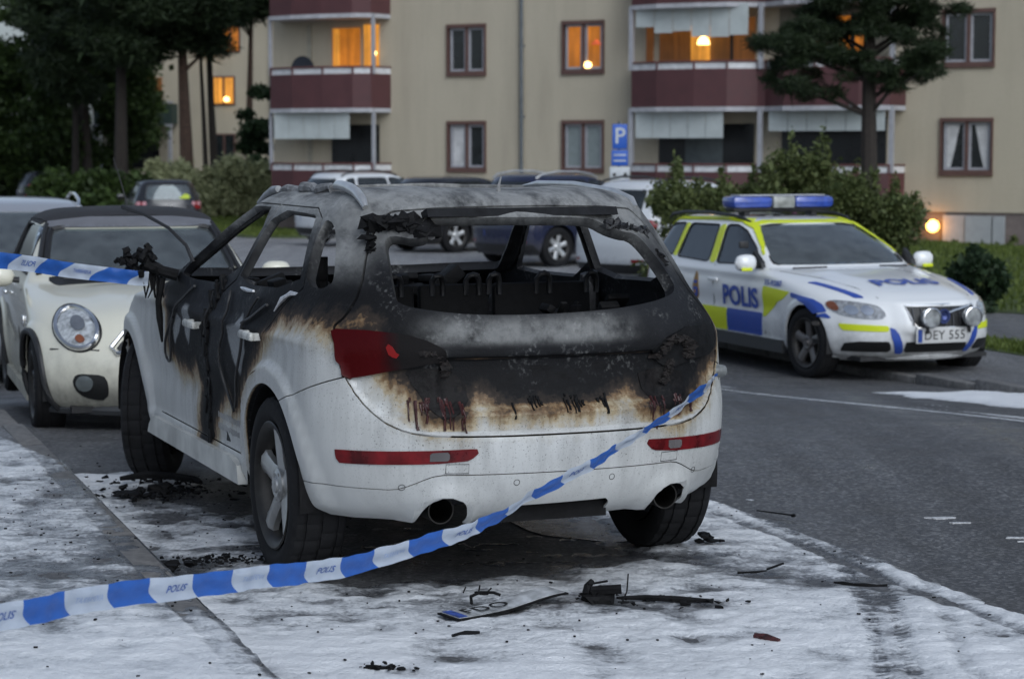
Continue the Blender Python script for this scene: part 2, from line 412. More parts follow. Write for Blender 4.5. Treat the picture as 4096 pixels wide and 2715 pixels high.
def grass_blades(name,poly,n,h,label,zoff,w=.012,seed=1):
    r=np.random.default_rng(seed); P=np.asarray(poly); lo,hi=P.min(0),P.max(0); pts=[]
    while len(pts)<n:
        q=r.uniform(lo,hi,(n*2,2)); q=q[polysd(q,P)<0]; pts+=q.tolist()
    q=np.array(pts[:n]); z=gz(q[:,0],q[:,1])+zoff; a=r.uniform(0,6.28,n); hh=h*r.uniform(.4,1.2,n)*(.5+fbm(q[:,0]*.8,q[:,1]*.8,3,seed)); d=np.stack([np.cos(a),np.sin(a)],1)*w
    l=r.normal(0,.35,(n,2))*hh[:,None]
    A=np.column_stack([q-d,z]);B=np.column_stack([q+d,z]);C=np.column_stack([q+l,z+hh])
    V=np.stack([A,B,C],1).reshape(-1,3); return fastmesh(name,V,3,GRASSM,label,'grass')
def fastmesh(name,V,k,m,label=None,cat=None,parent=None,kind='stuff'):
    n=len(V)//k; me=bpy.data.meshes.new(name); me.vertices.add(len(V)); me.vertices.foreach_set('co',np.asarray(V,np.float32).ravel())
    me.loops.add(len(V)); me.loops.foreach_set('vertex_index',np.arange(len(V),dtype=np.int32)); me.polygons.add(n)
    me.polygons.foreach_set('loop_start',np.arange(0,len(V),k,dtype=np.int32)); me.polygons.foreach_set('loop_total',np.full(n,k,np.int32))
    me.materials.append(m); me.update(); me.validate()
    o=bpy.data.objects.new(name,me); COL.objects.link(o)
    if parent is not None: o.parent=parent
    return tag(o,label,cat,None,kind)
def leafmat(name,lo,hi,scale=.9):
    b=NB(name); g=b.n('ShaderNodeNewGeometry').outputs['Random Per Island']; n=b.noise(scale,4)
    f=b.math('ADD',b.math('MULTIPLY',g,.55),b.math('MULTIPLY',n,.5)); c=b.ramp(f,[(.2,lo),(.8,hi)])
    b.set(Base_Color=c,Roughness=.6); b.b.inputs['Specular IOR Level'].default_value=.3
    tr=b.n('ShaderNodeBsdfTranslucent',{'Color':c}); mx=b.n('ShaderNodeMixShader',{0:.25}); b.l(b.b.outputs[0],mx.inputs[1]); b.l(tr.outputs[0],mx.inputs[2]); b.l(mx.outputs[0],b.out.inputs['Surface']); return b.m
GRASSM=leafmat('grass_blades',(.055,.085,.014),(.14,.18,.04),.5)
grass_blades('lawn_grass',[la(15.35,4),la(34,4),la(34,47),la(26,46.5),la(25,44),la(20.4,35.1),la(15.5,28.4),la(11.8,28.3),la(11.8,23.9),la(15.35,23.7)],70000,.09,'short green grass of the lawn before the flats',.08,.02,2)
grass_blades('verge_grass',[la(12.25,4),la(12.93,4),la(12.93,23),la(12.25,23)],9000,.08,'rough grass on the narrow verge by the footway',.08,.015,3)
grass_blades('far_lawn_grass',[(-16,80),(-3,78),(-3,61),(-7.2,60),(-9,64),(-11,77)],26000,.10,'green grass strip behind the car park',.05,.04,4)
# ================================================================ fire-fighting foam
def foam_sheet():
    # sampled along the street so that the kerb runs on a grid line
    ga=np.concatenate([np.arange(-.6,KERB-.0005,.0145),[KERB-.0004,KERB+.0004],np.arange(KERB+.012,5.15,.0145)]); gb=np.arange(4.9,13.4,.0155)
    lat,al=np.meshgrid(ga,gb,indexing='ij'); X=lat*LAT[0]+al*ALO[0]; Y=lat*LAT[1]+al*ALO[1]
    c,s=math.cos(.37826),math.sin(.37826); cx=(X+.131)*c+(Y-8.979)*s; cy=-(X+.131)*s+(Y-8.979)*c
    # streaky noise, stretched across the view by water running over the street
    n=fbm(X*1.6,Y*1.6,4,3); n2=fbm(X*5,Y*7,4,21); n3=fbm(X*17,Y*22,3,33); st=fbm(X*2.2,Y*11,4,44)
    e=sstep(4.95,4.35,lat+.35*(n-.5)+.3*(n2-.5)+.15*(st-.5))
    far=sstep(11.9,11.25,al+.5*(n-.5)+.2*(n2-.5)+1.4*sstep(1.5,1.2,lat)*-1)
    onp=(lat<KERB); 
    dens=.70+.60*(n-.5)+.8*(n2-.5)+.6*(st-.5)+.5*(n3-.5)
    # cleared zones: under the wreck, burnt patches beside it, scuffed footprints
    car=polysd(np.stack([cx.ravel(),cy.ravel()],1),[(-.80,-.55),(.80,-.55),(.85,3.5),(-.85,3.5)]).reshape(X.shape)
    dens-=1.3*sstep(.10,-.25,car+.30*(n2-.5)+.2*(n-.5))
    patch=np.exp(-(((X+1.55)/.30)**2+((Y-9.9)/.85)**2)); dens-=.75*patch*(.5+n2)
    patch=np.exp(-(((X+1.35)/.28)**2+((Y-8.65)/.25)**2)); dens-=.45*patch
    # pavement: thin, half melted
    dens-=np.where(onp,.50-.44*sstep(7.8,7.0,al)+.12*np.exp(-((al-9.2)/.8)**2),0)
    kz=(np.abs(lat-(KERB-.065))<.07)
    dens-=kz*(.22+.9*(fbm(al*1.1,lat*0,3,71)-.4)); dens-=.5*np.exp(-((lat-KERB+.012)/.014)**2)
    # tyre tracks along the foam edge and one curving track
    def track(d,w,dep): return dep*np.exp(-(d/w)**4)
    t1=np.abs(lat-4.52-.02*np.sin(al*.8)); dens-=track(t1,.075,1.0*(.5+n2)); t1=np.abs(lat-4.30); dens-=track(t1,.035,.7*(.4+n2))
    tc=np.interp(al,[5.5,6.1,7.0,7.8,8.6,9.4],[3.35,3.55,4.0,4.33,4.47,4.52]); d=np.abs(lat-tc)
    tread=.5+.5*np.sign(np.sin(al*150+np.sign(lat-tc)*1.2)); dens-=track(d,.10,.45+.55*tread*(d<.095)*(d>.03))
    d2=np.abs(lat-tc-.26); dens-=track(d2,.04,.35)
    scuff=fbm(X*3.1+5,Y*4.5,2,91); dens-=.45*sstep(.62,.80,scuff)*(lat<4.3)*(~onp)*(.4+1.2*n3)
    dim=np.zeros_like(X); rg=np.random.default_rng(77)
    for k in range(150):
        lx,ax=rg.uniform(.2,4.4),rg.uniform(5.4,11.4); r_=rg.uniform(.035,.10); q=rg.uniform(.8,2.2); m_=(np.abs(lat-lx)<r_*4)&(np.abs(al-ax)<r_*4*q)
        dim[m_]=np.maximum(dim[m_],rg.uniform(.4,1)*np.exp(-(((lat[m_]-lx)/r_)**2+((al[m_]-ax)/(r_*q))**2)))
    dens-=.75*dim*(.3+1.3*n3)
    mask=e*far
    h=(mask*1.25-.95)*.03+np.maximum(dens+.15,-.4)*.017*mask-.0055
    hz=np.clip(h,-.02,.022)+.008*(n3-.5)*(h>0)-.006*dim*(h>0)
    base=gz(X,Y)+np.where(onp,.092+.002*kz,0)
    Z=base+hz
    dirt=np.clip(.75*sstep(1.15,-.1,car+.5*(n-.5)+.25*(st-.5))*(cy<.6)+.35*patch+.25*sstep(.62,.72,st),0,1)
    for (qx,qy,rx,ry,w_) in ((.45,8.0,.42,.16,.6),(-.03,7.86,.35,.18,.35),(-1.78,10.55,.45,.35,.7),(-1.42,8.62,.22,.14,.6),(-1.22,8.76,.2,.12,.5),(.86,9.2,.12,.08,.4),(-.42,6.95,.18,.08,.4),(1.0,8.5,.2,.1,.35),(-.17,7.5,.3,.15,.3)):
        dirt=np.clip(dirt+w_*np.exp(-(((X-qx)/rx)**2+((Y-qy)/ry)**2))*(.3+1.4*st),0,1)
    nx,nyy=X.shape; keep=hz>-.006
    idx=np.arange(nx*nyy).reshape(nx,nyy); q=keep[:-1,:-1]|keep[1:,:-1]|keep[:-1,1:]|keep[1:,1:]
    F=np.stack([idx[:-1,:-1],idx[1:,:-1],idx[1:,1:],idx[:-1,1:]],-1)[q]
    used,inv=np.unique(F,return_inverse=True); F=inv.reshape(-1,4)
    V=np.stack([X.ravel(),Y.ravel(),Z.ravel()],1)[used]
    me=bpy.data.meshes.new('foam'); me.vertices.add(len(V)); me.vertices.foreach_set('co',V.astype(np.float32).ravel())
    me.loops.add(F.size); me.loops.foreach_set('vertex_index',F.astype(np.int32).ravel()); me.polygons.add(len(F))
    me.polygons.foreach_set('loop_start',np.arange(0,F.size,4,dtype=np.int32)); me.polygons.foreach_set('loop_total',np.full(len(F),4,np.int32))
    me.polygons.foreach_set('use_smooth',np.ones(len(F),bool))
    for k,a in (('dirt',dirt),('thick',np.clip((dens-.42)*1.15+.42+(mask-1)*1.9,-1.2,1.1))):
        at=me.attributes.new(k,'FLOAT','POINT'); at.data.foreach_set('value',a.ravel()[used].astype(np.float32))
    b=NB('extinguishing_foam'); th=b.attr('thick'); di=b.attr('dirt'); st_=b.noise(1,6,.65,vec=b.mapping((5,22,8))); f1=b.noise(60,4,.65); f2=b.noise(9,6,.62)
    w=b.math('ADD',th,b.math('ADD',b.math('MULTIPLY',b.math('SUBTRACT',f2,.5),1.15),b.math('MULTIPLY',b.math('SUBTRACT',st_,.5),.9)))
    w=b.math('ADD',w,b.math('MULTIPLY',b.math('SUBTRACT',f1,.5),1.3)); w=b.math('ADD',w,b.math('MULTIPLY',b.math('SUBTRACT',b.noise(24,5,.65),.5),1.3)); w=b.math('ADD',w,.12); w=b.math('SUBTRACT',w,b.math('MULTIPLY',di,.85))
    col=b.ramp(b.mapr(w,-.9,1.2),[(.0,(.045,.046,.05)),(.30,(.12,.124,.13)),(.45,(.34,.35,.365)),(.60,(.60,.615,.63)),(.85,(.77,.78,.79))])
    soot=b.ramp(b.noise(34,5,.7),[(.64,0),(.72,1)]); col=b.mix(b.math('MULTIPLY',soot,b.math('ADD',b.math('MULTIPLY',di,.6),.25)),col,(.03,.03,.032))
    b.set(Base_Color=col,Roughness=b.mapr(w,-.9,.9,.22,.5)); b.bump(b.math('ADD',b.math('ADD',b.math('MULTIPLY',f2,.8),b.math('MULTIPLY',f1,.5)),b.math('MULTIPLY',b.noise(24,5,.65),.6)),.75,.016)
    me.materials.append(b.m); me.update(); o=bpy.data.objects.new('foam',me); COL.objects.link(o)
    tag(o,'dirty white extinguishing foam spread over street and pavement round the burnt car','foam',kind='stuff')
    # thinner bank of foam and drifting streaks across the street
    fx=np.arange(.8,6.5,.035); fy=np.arange(11.5,20.5,.035); X,Y=np.meshgrid(fx,fy,indexing='ij'); lat=X*LAT[0]+Y*LAT[1]; al=X*ALO[0]+Y*ALO[1]
    n=fbm(X*1.3,Y*1.3,4,8); n2=fbm(X*5,Y*8,4,12); n3=fbm(lat*6,al*.5,3,15)
    h=sstep(8.75,9.15,lat+.5*(n-.5))*sstep(10.12,10.0,lat)*sstep(16.3,15.6,al+.6*(n-.5))*(.02+.03*(n2-.35))-.008
    hs=.010*np.exp(-((lat-8.02-.05*(al-13.5)*0)/.045)**2)*(n3-.38)*1.6+.010*np.exp(-((lat-8.42)/.05)**2)*(n3-.42)*1.6+.006*np.exp(-((lat-8.22)/.10)**2)*(n3-.5)*2-.002
    flk=np.zeros_like(X)
    h=np.maximum(h,hs); Z=gz(X,Y)+h; keep=h>-.004; nx,nyy=X.shape; idx=np.arange(nx*nyy).reshape(nx,nyy); q=keep[:-1,:-1]|keep[1:,:-1]|keep[:-1,1:]|keep[1:,1:]
    F=np.stack([idx[:-1,:-1],idx[1:,:-1],idx[1:,1:],idx[:-1,1:]],-1)[q]; used,inv=np.unique(F,return_inverse=True); F=inv.reshape(-1,4); V=np.stack([X.ravel(),Y.ravel(),Z.ravel()],1)[used]
    o=mk('foam',V,F.tolist(),b.m,attrs={'dirt':np.zeros(len(V)),'thick':np.clip(h.ravel()[used]/.012,-1,1)}); tag(o,'bank of white foam and thin streaks across the street by the police car','foam',kind='stuff')
    # small flecks left on the bare asphalt
    for i,(x,y,l,w) in enumerate(((2.03,9.93,.13,.022),(2.09,9.80,.09,.014),(2.27,9.42,.11,.018),(2.31,9.33,.10,.008),(2.45,9.05,.11,.010))):
        P=[(x+l*.5*math.cos(t)*(1+.3*math.sin(3*t+i)),y+w*math.sin(t)*(1+.4*math.sin(2*t+i))) for t in [k*math.pi/8 for k in range(16)]]
        d=MB(); d.prism(P,'z',-.002,.005); tag(d.build('foam_fleck',mat('foam_fleck',(.5,.51,.52),.6,var=.4,scale=60),smooth=False),['long white foam fleck on bare asphalt, nearest the wheel track','small white foam fleck just below the longest one','white foam fleck lying furthest out on the asphalt','thin short foam fleck below the far one','thin foam streak on the asphalt near the right edge',''][i],'foam',group='foam flecks on bare asphalt')
foam_sheet()
# wet patch with standing water under the wreck
wb=NB('wet_asphalt'); wn=wb.noise(5,5); wv=wb.n('ShaderNodeTexVoronoi',{'Vector':wb.co(),'Scale':80.})
wb.set(Base_Color=wb.ramp(wv.outputs['Color'],[(.2,(.02,.02,.021)),(.9,(.06,.06,.062))]),Roughness=wb.ramp(wn,[(.4,.10),(.65,.35)])); wb.bump(wv.outputs['Distance'],.6,.006)
sheet('puddle',chaikin([la(3.3,8.65),la(3.8,8.55),la(4.15,8.9),la(4.2,9.6),la(4.1,11),la(3.5,11.5),la(3.3,9.6)],2),.0045,wb.m,.3)
# ================================================================ block of flats
FO=np.array([-1.31,61.8]); FE=np.array([.885,-.466]); FN=np.array([-.466,-.885])
def plaster():
    b=NB('cream_plaster'); n=b.noise(.5,5); n2=b.noise(14,4); st=b.noise(1,4,.6,vec=b.mapping((1.3,1.3,.18)))
    c=b.mix(n,(.45,.40,.305),(.52,.465,.36)); c=b.mix(b.math('MULTIPLY',b.ramp(st,[(.45,0),(.75,1)]),.38),c,(.30,.26,.20)); c=b.mix(b.math('MULTIPLY',n2,.22),c,(.24,.21,.16))
    b.set(Base_Color=c,Roughness=.92); b.bump(b.math('ADD',n2,b.noise(90,3)),.5,.02); return b.m
PLAS=plaster(); REDP=mat('oxblood_balcony_panel',(.082,.030,.032),.6,var=.12,scale=3); TRIM=mat('brown_red_window_trim',(.105,.055,.045),.6); WHT=mat('grey_white_frame',(.34,.345,.37),.5,var=.1)
GLASS=mat('dark_window_glass',(.018,.022,.024),.06,var=.2,spec=.8); PLIN=mat('concrete_plinth',(.165,.135,.125),.85,var=.15,bump=.3)
BLIND=mat('pale_roller_blind',(.46,.50,.49),.8,var=.08,scale=3); PIPEM=mat('zinc_downpipe',(.12,.135,.145),.5,metal=.3)
def lit(name,c,s):
    if name in MATS: return MATS[name]
    b=NB(name); f=b.noise(1,3,.5,vec=b.mapping((9,9,.5))); g=b.noise(1.1,3); k=b.math('MULTIPLY',b.ramp(f,[(.3,.55),(.7,1.15)]),b.ramp(g,[(.3,.65),(.7,1.2)])) if s<2 else 1.0
    b.set(Base_Color=(.05,.03,.015),Roughness=.8,Emission_Color=c,Emission_Strength=b.math('MULTIPLY',k,s) if s<2 else s); MATS[name]=b.m; return b.m
WARM=lit('lamplit_room',(.50,.155,.012),1.0); WARM2=lit('lamplit_curtain',(.90,.36,.045),1.0); WARM3=lit('dim_lamplit_room',(.11,.038,.008),1.0); BULB=lit('lamp_globe',(1,.62,.22),6.0)
bl=empty('apartment_block',(FO[0],FO[1],0),math.atan2(FE[1],FE[0]),label='cream rendered apartment block with oxblood balconies and lit windows behind the car park',cat='building')
# local frame: x along facade, y into the building, z up
def bpart(name,m,mb,parent=bl,smooth=False): return mb.build(name,m,parent,smooth)
ZB=-.95; ZT=11.2; WX0,WX1=-6.7,26.
wins=[(-.60,.60),(3.13,4.36),(14.08,15.38),(18.6,19.9),(22.5,23.8)]; rows=[(1.09,2.44),(3.86,5.22),(6.64,8.0)]
doors_=[(-5.2,-2.9),(6.3,8.5),(9.6,12.2)]
m=MB(); xsC=sorted({WX0,WX1,*[v for w in wins for v in w]}); zsC=sorted({.06,ZT,*[v for r in rows for v in r]})
for i in range(len(xsC)-1):
    for j in range(len(zsC)-1):
        x0,x1,z0,z1=xsC[i],xsC[i+1],zsC[j],zsC[j+1]
        if any(abs(x0-w[0])<1e-6 and abs(x1-w[1])<1e-6 for w in wins) and any(abs(z0-r[0])<1e-6 and abs(z1-r[1])<1e-6 for r in rows): continue
        m.add([(x0,0,z0),(x1,0,z0),(x1,0,z1),(x0,0,z1)],[(0,1,2,3)])
for x in (WX0,WX1): m.add([(x,0,.06),(x,11,.06),(x,11,ZT),(x,0,ZT)],[(0,1,2,3)])
m.add([(WX0,11,.06),(WX1,11,.06),(WX1,11,ZT),(WX0,11,ZT)],[(0,1,2,3)])
for w in wins:
    for r in rows:
        for (a,b_) in (((w[0],r[0]),(w[0],r[1])),((w[1],r[0]),(w[1],r[1])),((w[0],r[0]),(w[1],r[0])),((w[0],r[1]),(w[1],r[1]))):
            m.add([(a[0],0,a[1]),(b_[0],0,b_[1]),(b_[0],.16,b_[1]),(a[0],.16,a[1])],[(0,1,2,3)])
bpart('wall',PLAS,m)
m=MB(); m.box(((WX0+WX1)/2,5.5,(ZB+.06)/2),(WX1-WX0-.06,10.9,.06-ZB)); bpart('plinth',PLIN,m)
m=MB(); m.prism([(-.6,ZT-.05),(5.5,ZT+2.6),(11.6,ZT-.05)],'x',WX0-.4,WX1+.4); bpart('roof',mat('red_roof_tiles',(.16,.05,.035),.8),m)
m=MB(); m.tube([(1.83,-.09,.0),(1.83,-.09,ZT)],.055,10)
for z in (.6,2.6,4.6): m.box((1.83,-.04,z),(.16,.1,.05))
bpart('downpipe',PIPEM,m,smooth=True)
def window(x0,x1,z0,z1,kind):
    w=MB(); t=.055; y0,y1=.02,.12
    for (a,b_,c,d) in ((x0,x1,z0-.09,z0+t),(x0,x1,z1-t,z1+.05)): w.box(((a+b_)/2,.03,(c+d)/2),(b_-a+.10,.20,d-c))
    for x in (x0-.02,x1+.02): w.box((x,.031,(z0+z1)/2),(.05,.198,z1-z0-.002+.0))
    w.box(((x0+x1)/2,.05,(z0+z1)/2),(.085,.14,z1-z0-.02)); wo=bpart('window',TRIM,w)
    xm=(x0+x1)/2; cas=[(x0+.045,xm-.045),(xm+.045,x1-.045)]
    for i,(a,b_) in enumerate(cas):
        f=MB(); q=.06
        f.box(((a+b_)/2,.07,z0+.09),(b_-a,.08,q)); f.box(((a+b_)/2,.07,z1-.09),(b_-a,.08,q))
        f.box((a+q/2,.072,(z0+z1)/2),(q,.076,z1-z0-.15)); f.box((b_-q/2,.072,(z0+z1)/2),(q,.076,z1-z0-.15)); bpart('frame',WHT,f,wo)
        p=MB(); gm=GLASS
        if kind=='lit': gm=WARM
        if kind=='blind': gm=BLINDG
        p.box(((a+b_)/2,.085,(z0+z1)/2),(b_-a-.09,.012,z1-z0-.21)); bpart('pane',gm,p,wo)
        if kind=='curtain':
            sgn=-1 if i==0 else 1; c=MB(); ex=a+.07 if i==0 else b_-.07
            c.prism([(ex,z0+.13),(ex-sgn*.10,z0+.13),(ex-sgn*.20,z0+.55),(ex-sgn*.33,z1-.13),(ex,z1-.13)] if True else [],'y',.070,.074); bpart('curtain',mat('grey_green_curtain',(.20,.23,.20),.9),c,wo)
        if kind=='half' and i==0:
            c=MB(); c.box(((a+b_)/2,.075,(z0+z1)/2),(b_-a-.14,.006,z1-z0-.24)); bpart('curtain',mat('grey_green_curtain'),c,wo)
    if kind=='lit':
        c=MB(); c.lathe([(-.10,0),(-.09,.08),(-.02,.115),(.06,.09),(.09,0)],16,'z',c=(xm+.12,.05,z0+.18)); bpart('window_lamp',BULB,c,wo,True)
        c=MB(); c.lathe([(.0,.14),(.05,.13),(.12,.05),(.16,.02)],14,'z',c=(x1-.23,.045,z0+.72)); bpart('pendant_lamp',lit('red_pendant_shade',(1,.15,.04),.9),c,wo,True)
    return wo
BLINDG=mat('drawn_grey_blind',(.20,.235,.235),.5,var=.1)
KIND={(0,1):'blinddim',(0,0):'half',(1,1):'lit',(1,0):'blind',(2,1):'plain',(2,0):'curtain'}
for i,w in enumerate(wins):
    for j,r in enumerate(rows): window(*w,*r,KIND.get((i,j),'plain'))
def balcony(x0,x1,poly,zb,zt,items=None,panelm=REDP):
    """poly: plan outline of the front, from one wall end to the other (x, y outwards negative)"""
    p=MB(); t=.06
    inn=[(a*1.0+(x0+x1)/2*0,b_+.08) for a,b_ in poly]
    for (a,b_) in zip(poly[:-1],poly[1:]):
        p.add([(a[0],a[1],zb),(b_[0],b_[1],zb),(b_[0],b_[1],zt),(a[0],a[1],zt),(a[0],a[1]+t,zb),(b_[0],b_[1]+t,zb),(b_[0],b_[1]+t,zt),(a[0],a[1]+t,zt)],[(0,1,2,3),(7,6,5,4),(3,2,6,7),(0,4,5,1),(0,3,7,4),(1,5,6,2)])
    bo=bpart('balcony',panelm,p)
    s=MB(); q=[(a,b_-.05) for a,b_ in poly]; full=q+[(x1,.0),(x0,.0)]; s.prism(full,'z',zb-.13,zb-.01); bpart('slab',mat('pale_slab_edge',(.40,.40,.42),.7),s,bo)
    r=MB(); r.tube([(a,b_+.02,zt+.20) for a,b_ in poly],.028,6)
    for (a,b_) in zip(poly[:-1],poly[1:]):
        L=math.hypot(b_[0]-a[0],b_[1]-a[1]); n=max(1,round(L/.75))
        for k in range(n):
            f=k/n; r.box((a[0]+(b_[0]-a[0])*f,a[1]+(b_[1]-a[1])*f+.02,zt+.10),(.04,.04,.22))
    bpart('handrail',mat('oxblood_rail',(.12,.045,.042),.6),r,bo)
    l=MB()
    for (a,b_) in zip(poly[:-1],poly[1:]): 
        l.add([(a[0],a[1]+.05,zt+.005),(b_[0],b_[1]+.05,zt+.005),(b_[0],b_[1]+.05,zt+.17),(a[0],a[1]+.05,zt+.17),(a[0],a[1]+.08,zt+.005),(b_[0],b_[1]+.08,zt+.005),(b_[0],b_[1]+.08,zt+.17),(a[0],a[1]+.08,zt+.17)],[(0,1,2,3),(7,6,5,4),(3,2,6,7),(0,4,5,1),(0,3,7,4),(1,5,6,2)])
    bpart('glazing_sill',mat('white_glazing_sill',(.60,.61,.62),.6),l,bo)
    return bo
def posts(xy,z0,z1,parent,w=.09):
    for x,y in xy: p=MB(); p.box((x,y,(z0+z1)/2),(w,w,z1-z0)); bpart('post',WHT,p,parent)
def blinds(a,b_,n,zt,hs,parent,m=BLIND):
    for k in range(n):
        x0=a[0]+(b_[0]-a[0])*k/n; x1=a[0]+(b_[0]-a[0])*(k+.97)/n; y0=a[1]+(b_[1]-a[1])*k/n+.10; y1=a[1]+(b_[1]-a[1])*(k+.97)/n+.10; h=hs[k%len(hs)]
        p=MB(); p.add([(x0,y0,zt-h),(x1,y1,zt-h),(x1,y1,zt),(x0,y0,zt),(x0,y0+.01,zt-h),(x1,y1+.01,zt-h),(x1,y1+.01,zt),(x0,y0+.01,zt)],[(0,1,2,3),(7,6,5,4),(3,2,6,7),(0,4,5,1),(0,3,7,4),(1,5,6,2)]); bpart('blind',m,p,parent)
def backwin(x0,x1,z0,z1,m,parent,name='balcony_window'): 
    p=MB(); p.box(((x0+x1)/2,-.03,(z0+z1)/2),(x1-x0,.05,z1-z0)); return bpart(name,m,p,parent)
LBP=[(-6.42,-.02),(-6.25,-.85),(-5.3,-1.12),(-4.2,-1.18),(-3.2,-1.1),(-2.72,-.85),(-2.56,-.02)]
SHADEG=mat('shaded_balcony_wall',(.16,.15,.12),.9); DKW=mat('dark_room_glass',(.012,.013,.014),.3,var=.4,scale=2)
for k,(zb,zt) in enumerate(((.05,1.05),(2.88,3.87),(5.62,6.6))):
    b_=balcony(-6.42,-2.56,LBP,zb,zt)
    if k<2:
        top=zt+1.85; posts([(-6.30,-.75),(-2.70,-.75)],zt,top-.12,b_)
        if k==0:
            blinds((-6.1,-1.0),(-3.35,-1.12),5,top-.14,[.78],b_); backwin(-4.6,-2.95,zt-.2,zt+1.35,DKW,b_); 
        else:
            wo=backwin(-4.55,-3.6,zt-.15,zt+1.38,WARM,b_); backwin(-3.45,-2.95,zt-.4,zt+1.46,WARM2,b_)
            backwin(-4.5,-4.3,zt-.14,zt+1.36,WARM2,b_).location.y=-.03
            c=MB(); c.lathe([(-.07,0),(-.06,.05),(0,.07),(.06,.05),(.07,0)],12,'z',c=(-3.05,-.12,zt+.62)); bpart('balcony_lamp',BULB,c,b_,True)
            c=MB(); c.lathe([(0,.42),(.02,.40),(.04,0)],24,'y',c=(-5.3,-.55,zt+.15)); bpart('satellite_dish',mat('dark_blue_disc',(.018,.022,.032),.6),c,b_,True)
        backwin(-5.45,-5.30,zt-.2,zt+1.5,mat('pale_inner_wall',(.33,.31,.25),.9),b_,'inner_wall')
RBP=[(5.45,-.02),(5.62,-.85),(6.5,-1.15),(7.6,-1.18),(8.5,-1.05),(9.18,-.55),(9.4,-.55),(10.1,-1.05),(11.0,-1.18),(12.2,-1.15),(12.95,-.9),(13.1,-.02)]
for k,(zb,zt) in enumerate(((.07,1.07),(2.82,3.82),(5.58,6.55))):
    b_=balcony(5.45,13.1,RBP,zb,zt)
    if k<2:
        top=zt+1.85; posts([(5.60,-.8),(9.29,-.60),(12.98,-.8)],zt,top-.12,b_,.12)
        if k==0:
            blinds((5.75,-.95),(8.4,-1.1),5,top-.14,[.80],b_); blinds((9.55,-.75),(12.85,-1.0),6,top-.14,[.62],b_)
            backwin(6.1,8.9,zt-.3,zt+1.3,DKW,b_); backwin(9.7,12.6,zt-.3,zt+1.45,DKW,b_); backwin(6.9,8.0,zt-.2,zt+1.2,mat('grey_curtained_glass',(.07,.085,.09),.6),b_).location.y=-.03
        else:
            blinds((5.75,-.95),(9.05,-1.0),6,top-.14,[.55,.72,.68,.84,.86,.82],b_); backwin(6.1,8.9,zt-.3,zt+1.4,WARM3,b_); 
            backwin(7.05,7.6,zt-.3,zt+1.2,WARM2,b_).location.y=-.03; backwin(5.7,5.9,zt-.3,zt+1.3,WARM3,b_); backwin(8.2,8.28,zt-.3,zt+1.3,DKW,b_).location.y=-.03
            c=MB(); c.lathe([(-.10,.17),(-.05,.165),(.05,.13),(.12,.05),(.13,0)],18,'z',c=(7.55,-.40,zt+.78)); bpart('balcony_lamp',BULB,c,b_,True)
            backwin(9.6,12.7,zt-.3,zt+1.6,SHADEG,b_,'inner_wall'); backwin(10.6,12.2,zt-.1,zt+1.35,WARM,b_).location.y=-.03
            for xx in (11.1,11.6): backwin(xx,xx+.12,zt-.1,zt+1.4,DKW,b_,'mullion').location.y=-.06
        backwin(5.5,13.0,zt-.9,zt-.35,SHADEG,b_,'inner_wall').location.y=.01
# cellar door, service cabinet, wall lamp
m=MB(); m.box((14.45,-.03,-.44),(.58,.06,.84)); bpart('cellar_door',mat('pale_painted_door',(.42,.40,.385),.6,var=.08),m)
m=MB(); m.box((15.10,-.05,-.44),(.68,.10,.83)); m.box((15.63,-.05,-.44),(.30,.10,.83)); bpart('meter_cabinet',mat('grey_painted_cabinet',(.33,.35,.36),.6,var=.08),m)
m=MB(); m.lathe([(-.225,0),(-.22,.05),(-.16,.16),(-.08,.21),(0,.225),(.08,.21),(.16,.16),(.22,.05),(.225,0)],24,'z',c=(13.95,-.25,-.30)); m.V=[((x-13.95)*.72+13.95,(y+.25)*.72-.25,(z+.30)*.72-.30) for x,y,z in m.V]; wl=bpart('wall_lamp',lit('sodium_lamp_glass',(1,.42,.08),13.0),m,bl,True)
# second block of flats, half hidden behind the pines
b2=empty('far_apartment_block',(-19.0,106,-.9),math.radians(-16),label='pale block of flats with tiled roof half hidden behind the pine trees',cat='building')
m=MB(); m.box((7,5,4.8),(17,10,9.6)); m.build('wall',PLAS,b2,False)
m=MB(); m.prism([(-.7,9.5),(5,12.2),(10.7,9.5)],'x',-2,16); m.build('roof',mat('red_roof_tiles'),b2,False)
m=MB(); m.box((7,-.15,9.45),(17.6,.12,.16)); m.build('gutter',PIPEM,b2,False)
m=MB(); m.tube([(7.6,-.1,0),(7.6,-.1,9.5)],.07,8); m.build('downpipe',PIPEM,b2)
def w2(x0,x1,z0,z1,gm,sill=True):
    m=MB(); m.box(((x0+x1)/2,-.03,(z0+z1)/2),(x1-x0+.16,.08,z1-z0+.16)); o=m.build('window',TRIM,b2,False)
    xm=(x0+x1)/2
    for a,b_ in ((x0,xm-.06),(xm+.06,x1)): m=MB(); m.box(((a+b_)/2,-.06,(z0+z1)/2),(b_-a,.06,z1-z0)); m.build('pane',gm,o,False)
    return o
o=w2(4.6,5.6,4.75,6.0,WARM2); m=MB(); m.lathe([(-.12,0),(-.1,.1),(0,.15),(.1,.1),(.12,0)],12,'z',c=(5.3,-.2,4.95)); m.build('window_lamp',BULB,o)
w2(5.1,5.9,7.3,8.5,WARM); w2(4.6,5.6,1.9,3.2,GLASS)
GRNP=mat('dark_green_balcony',(.022,.04,.035),.7)
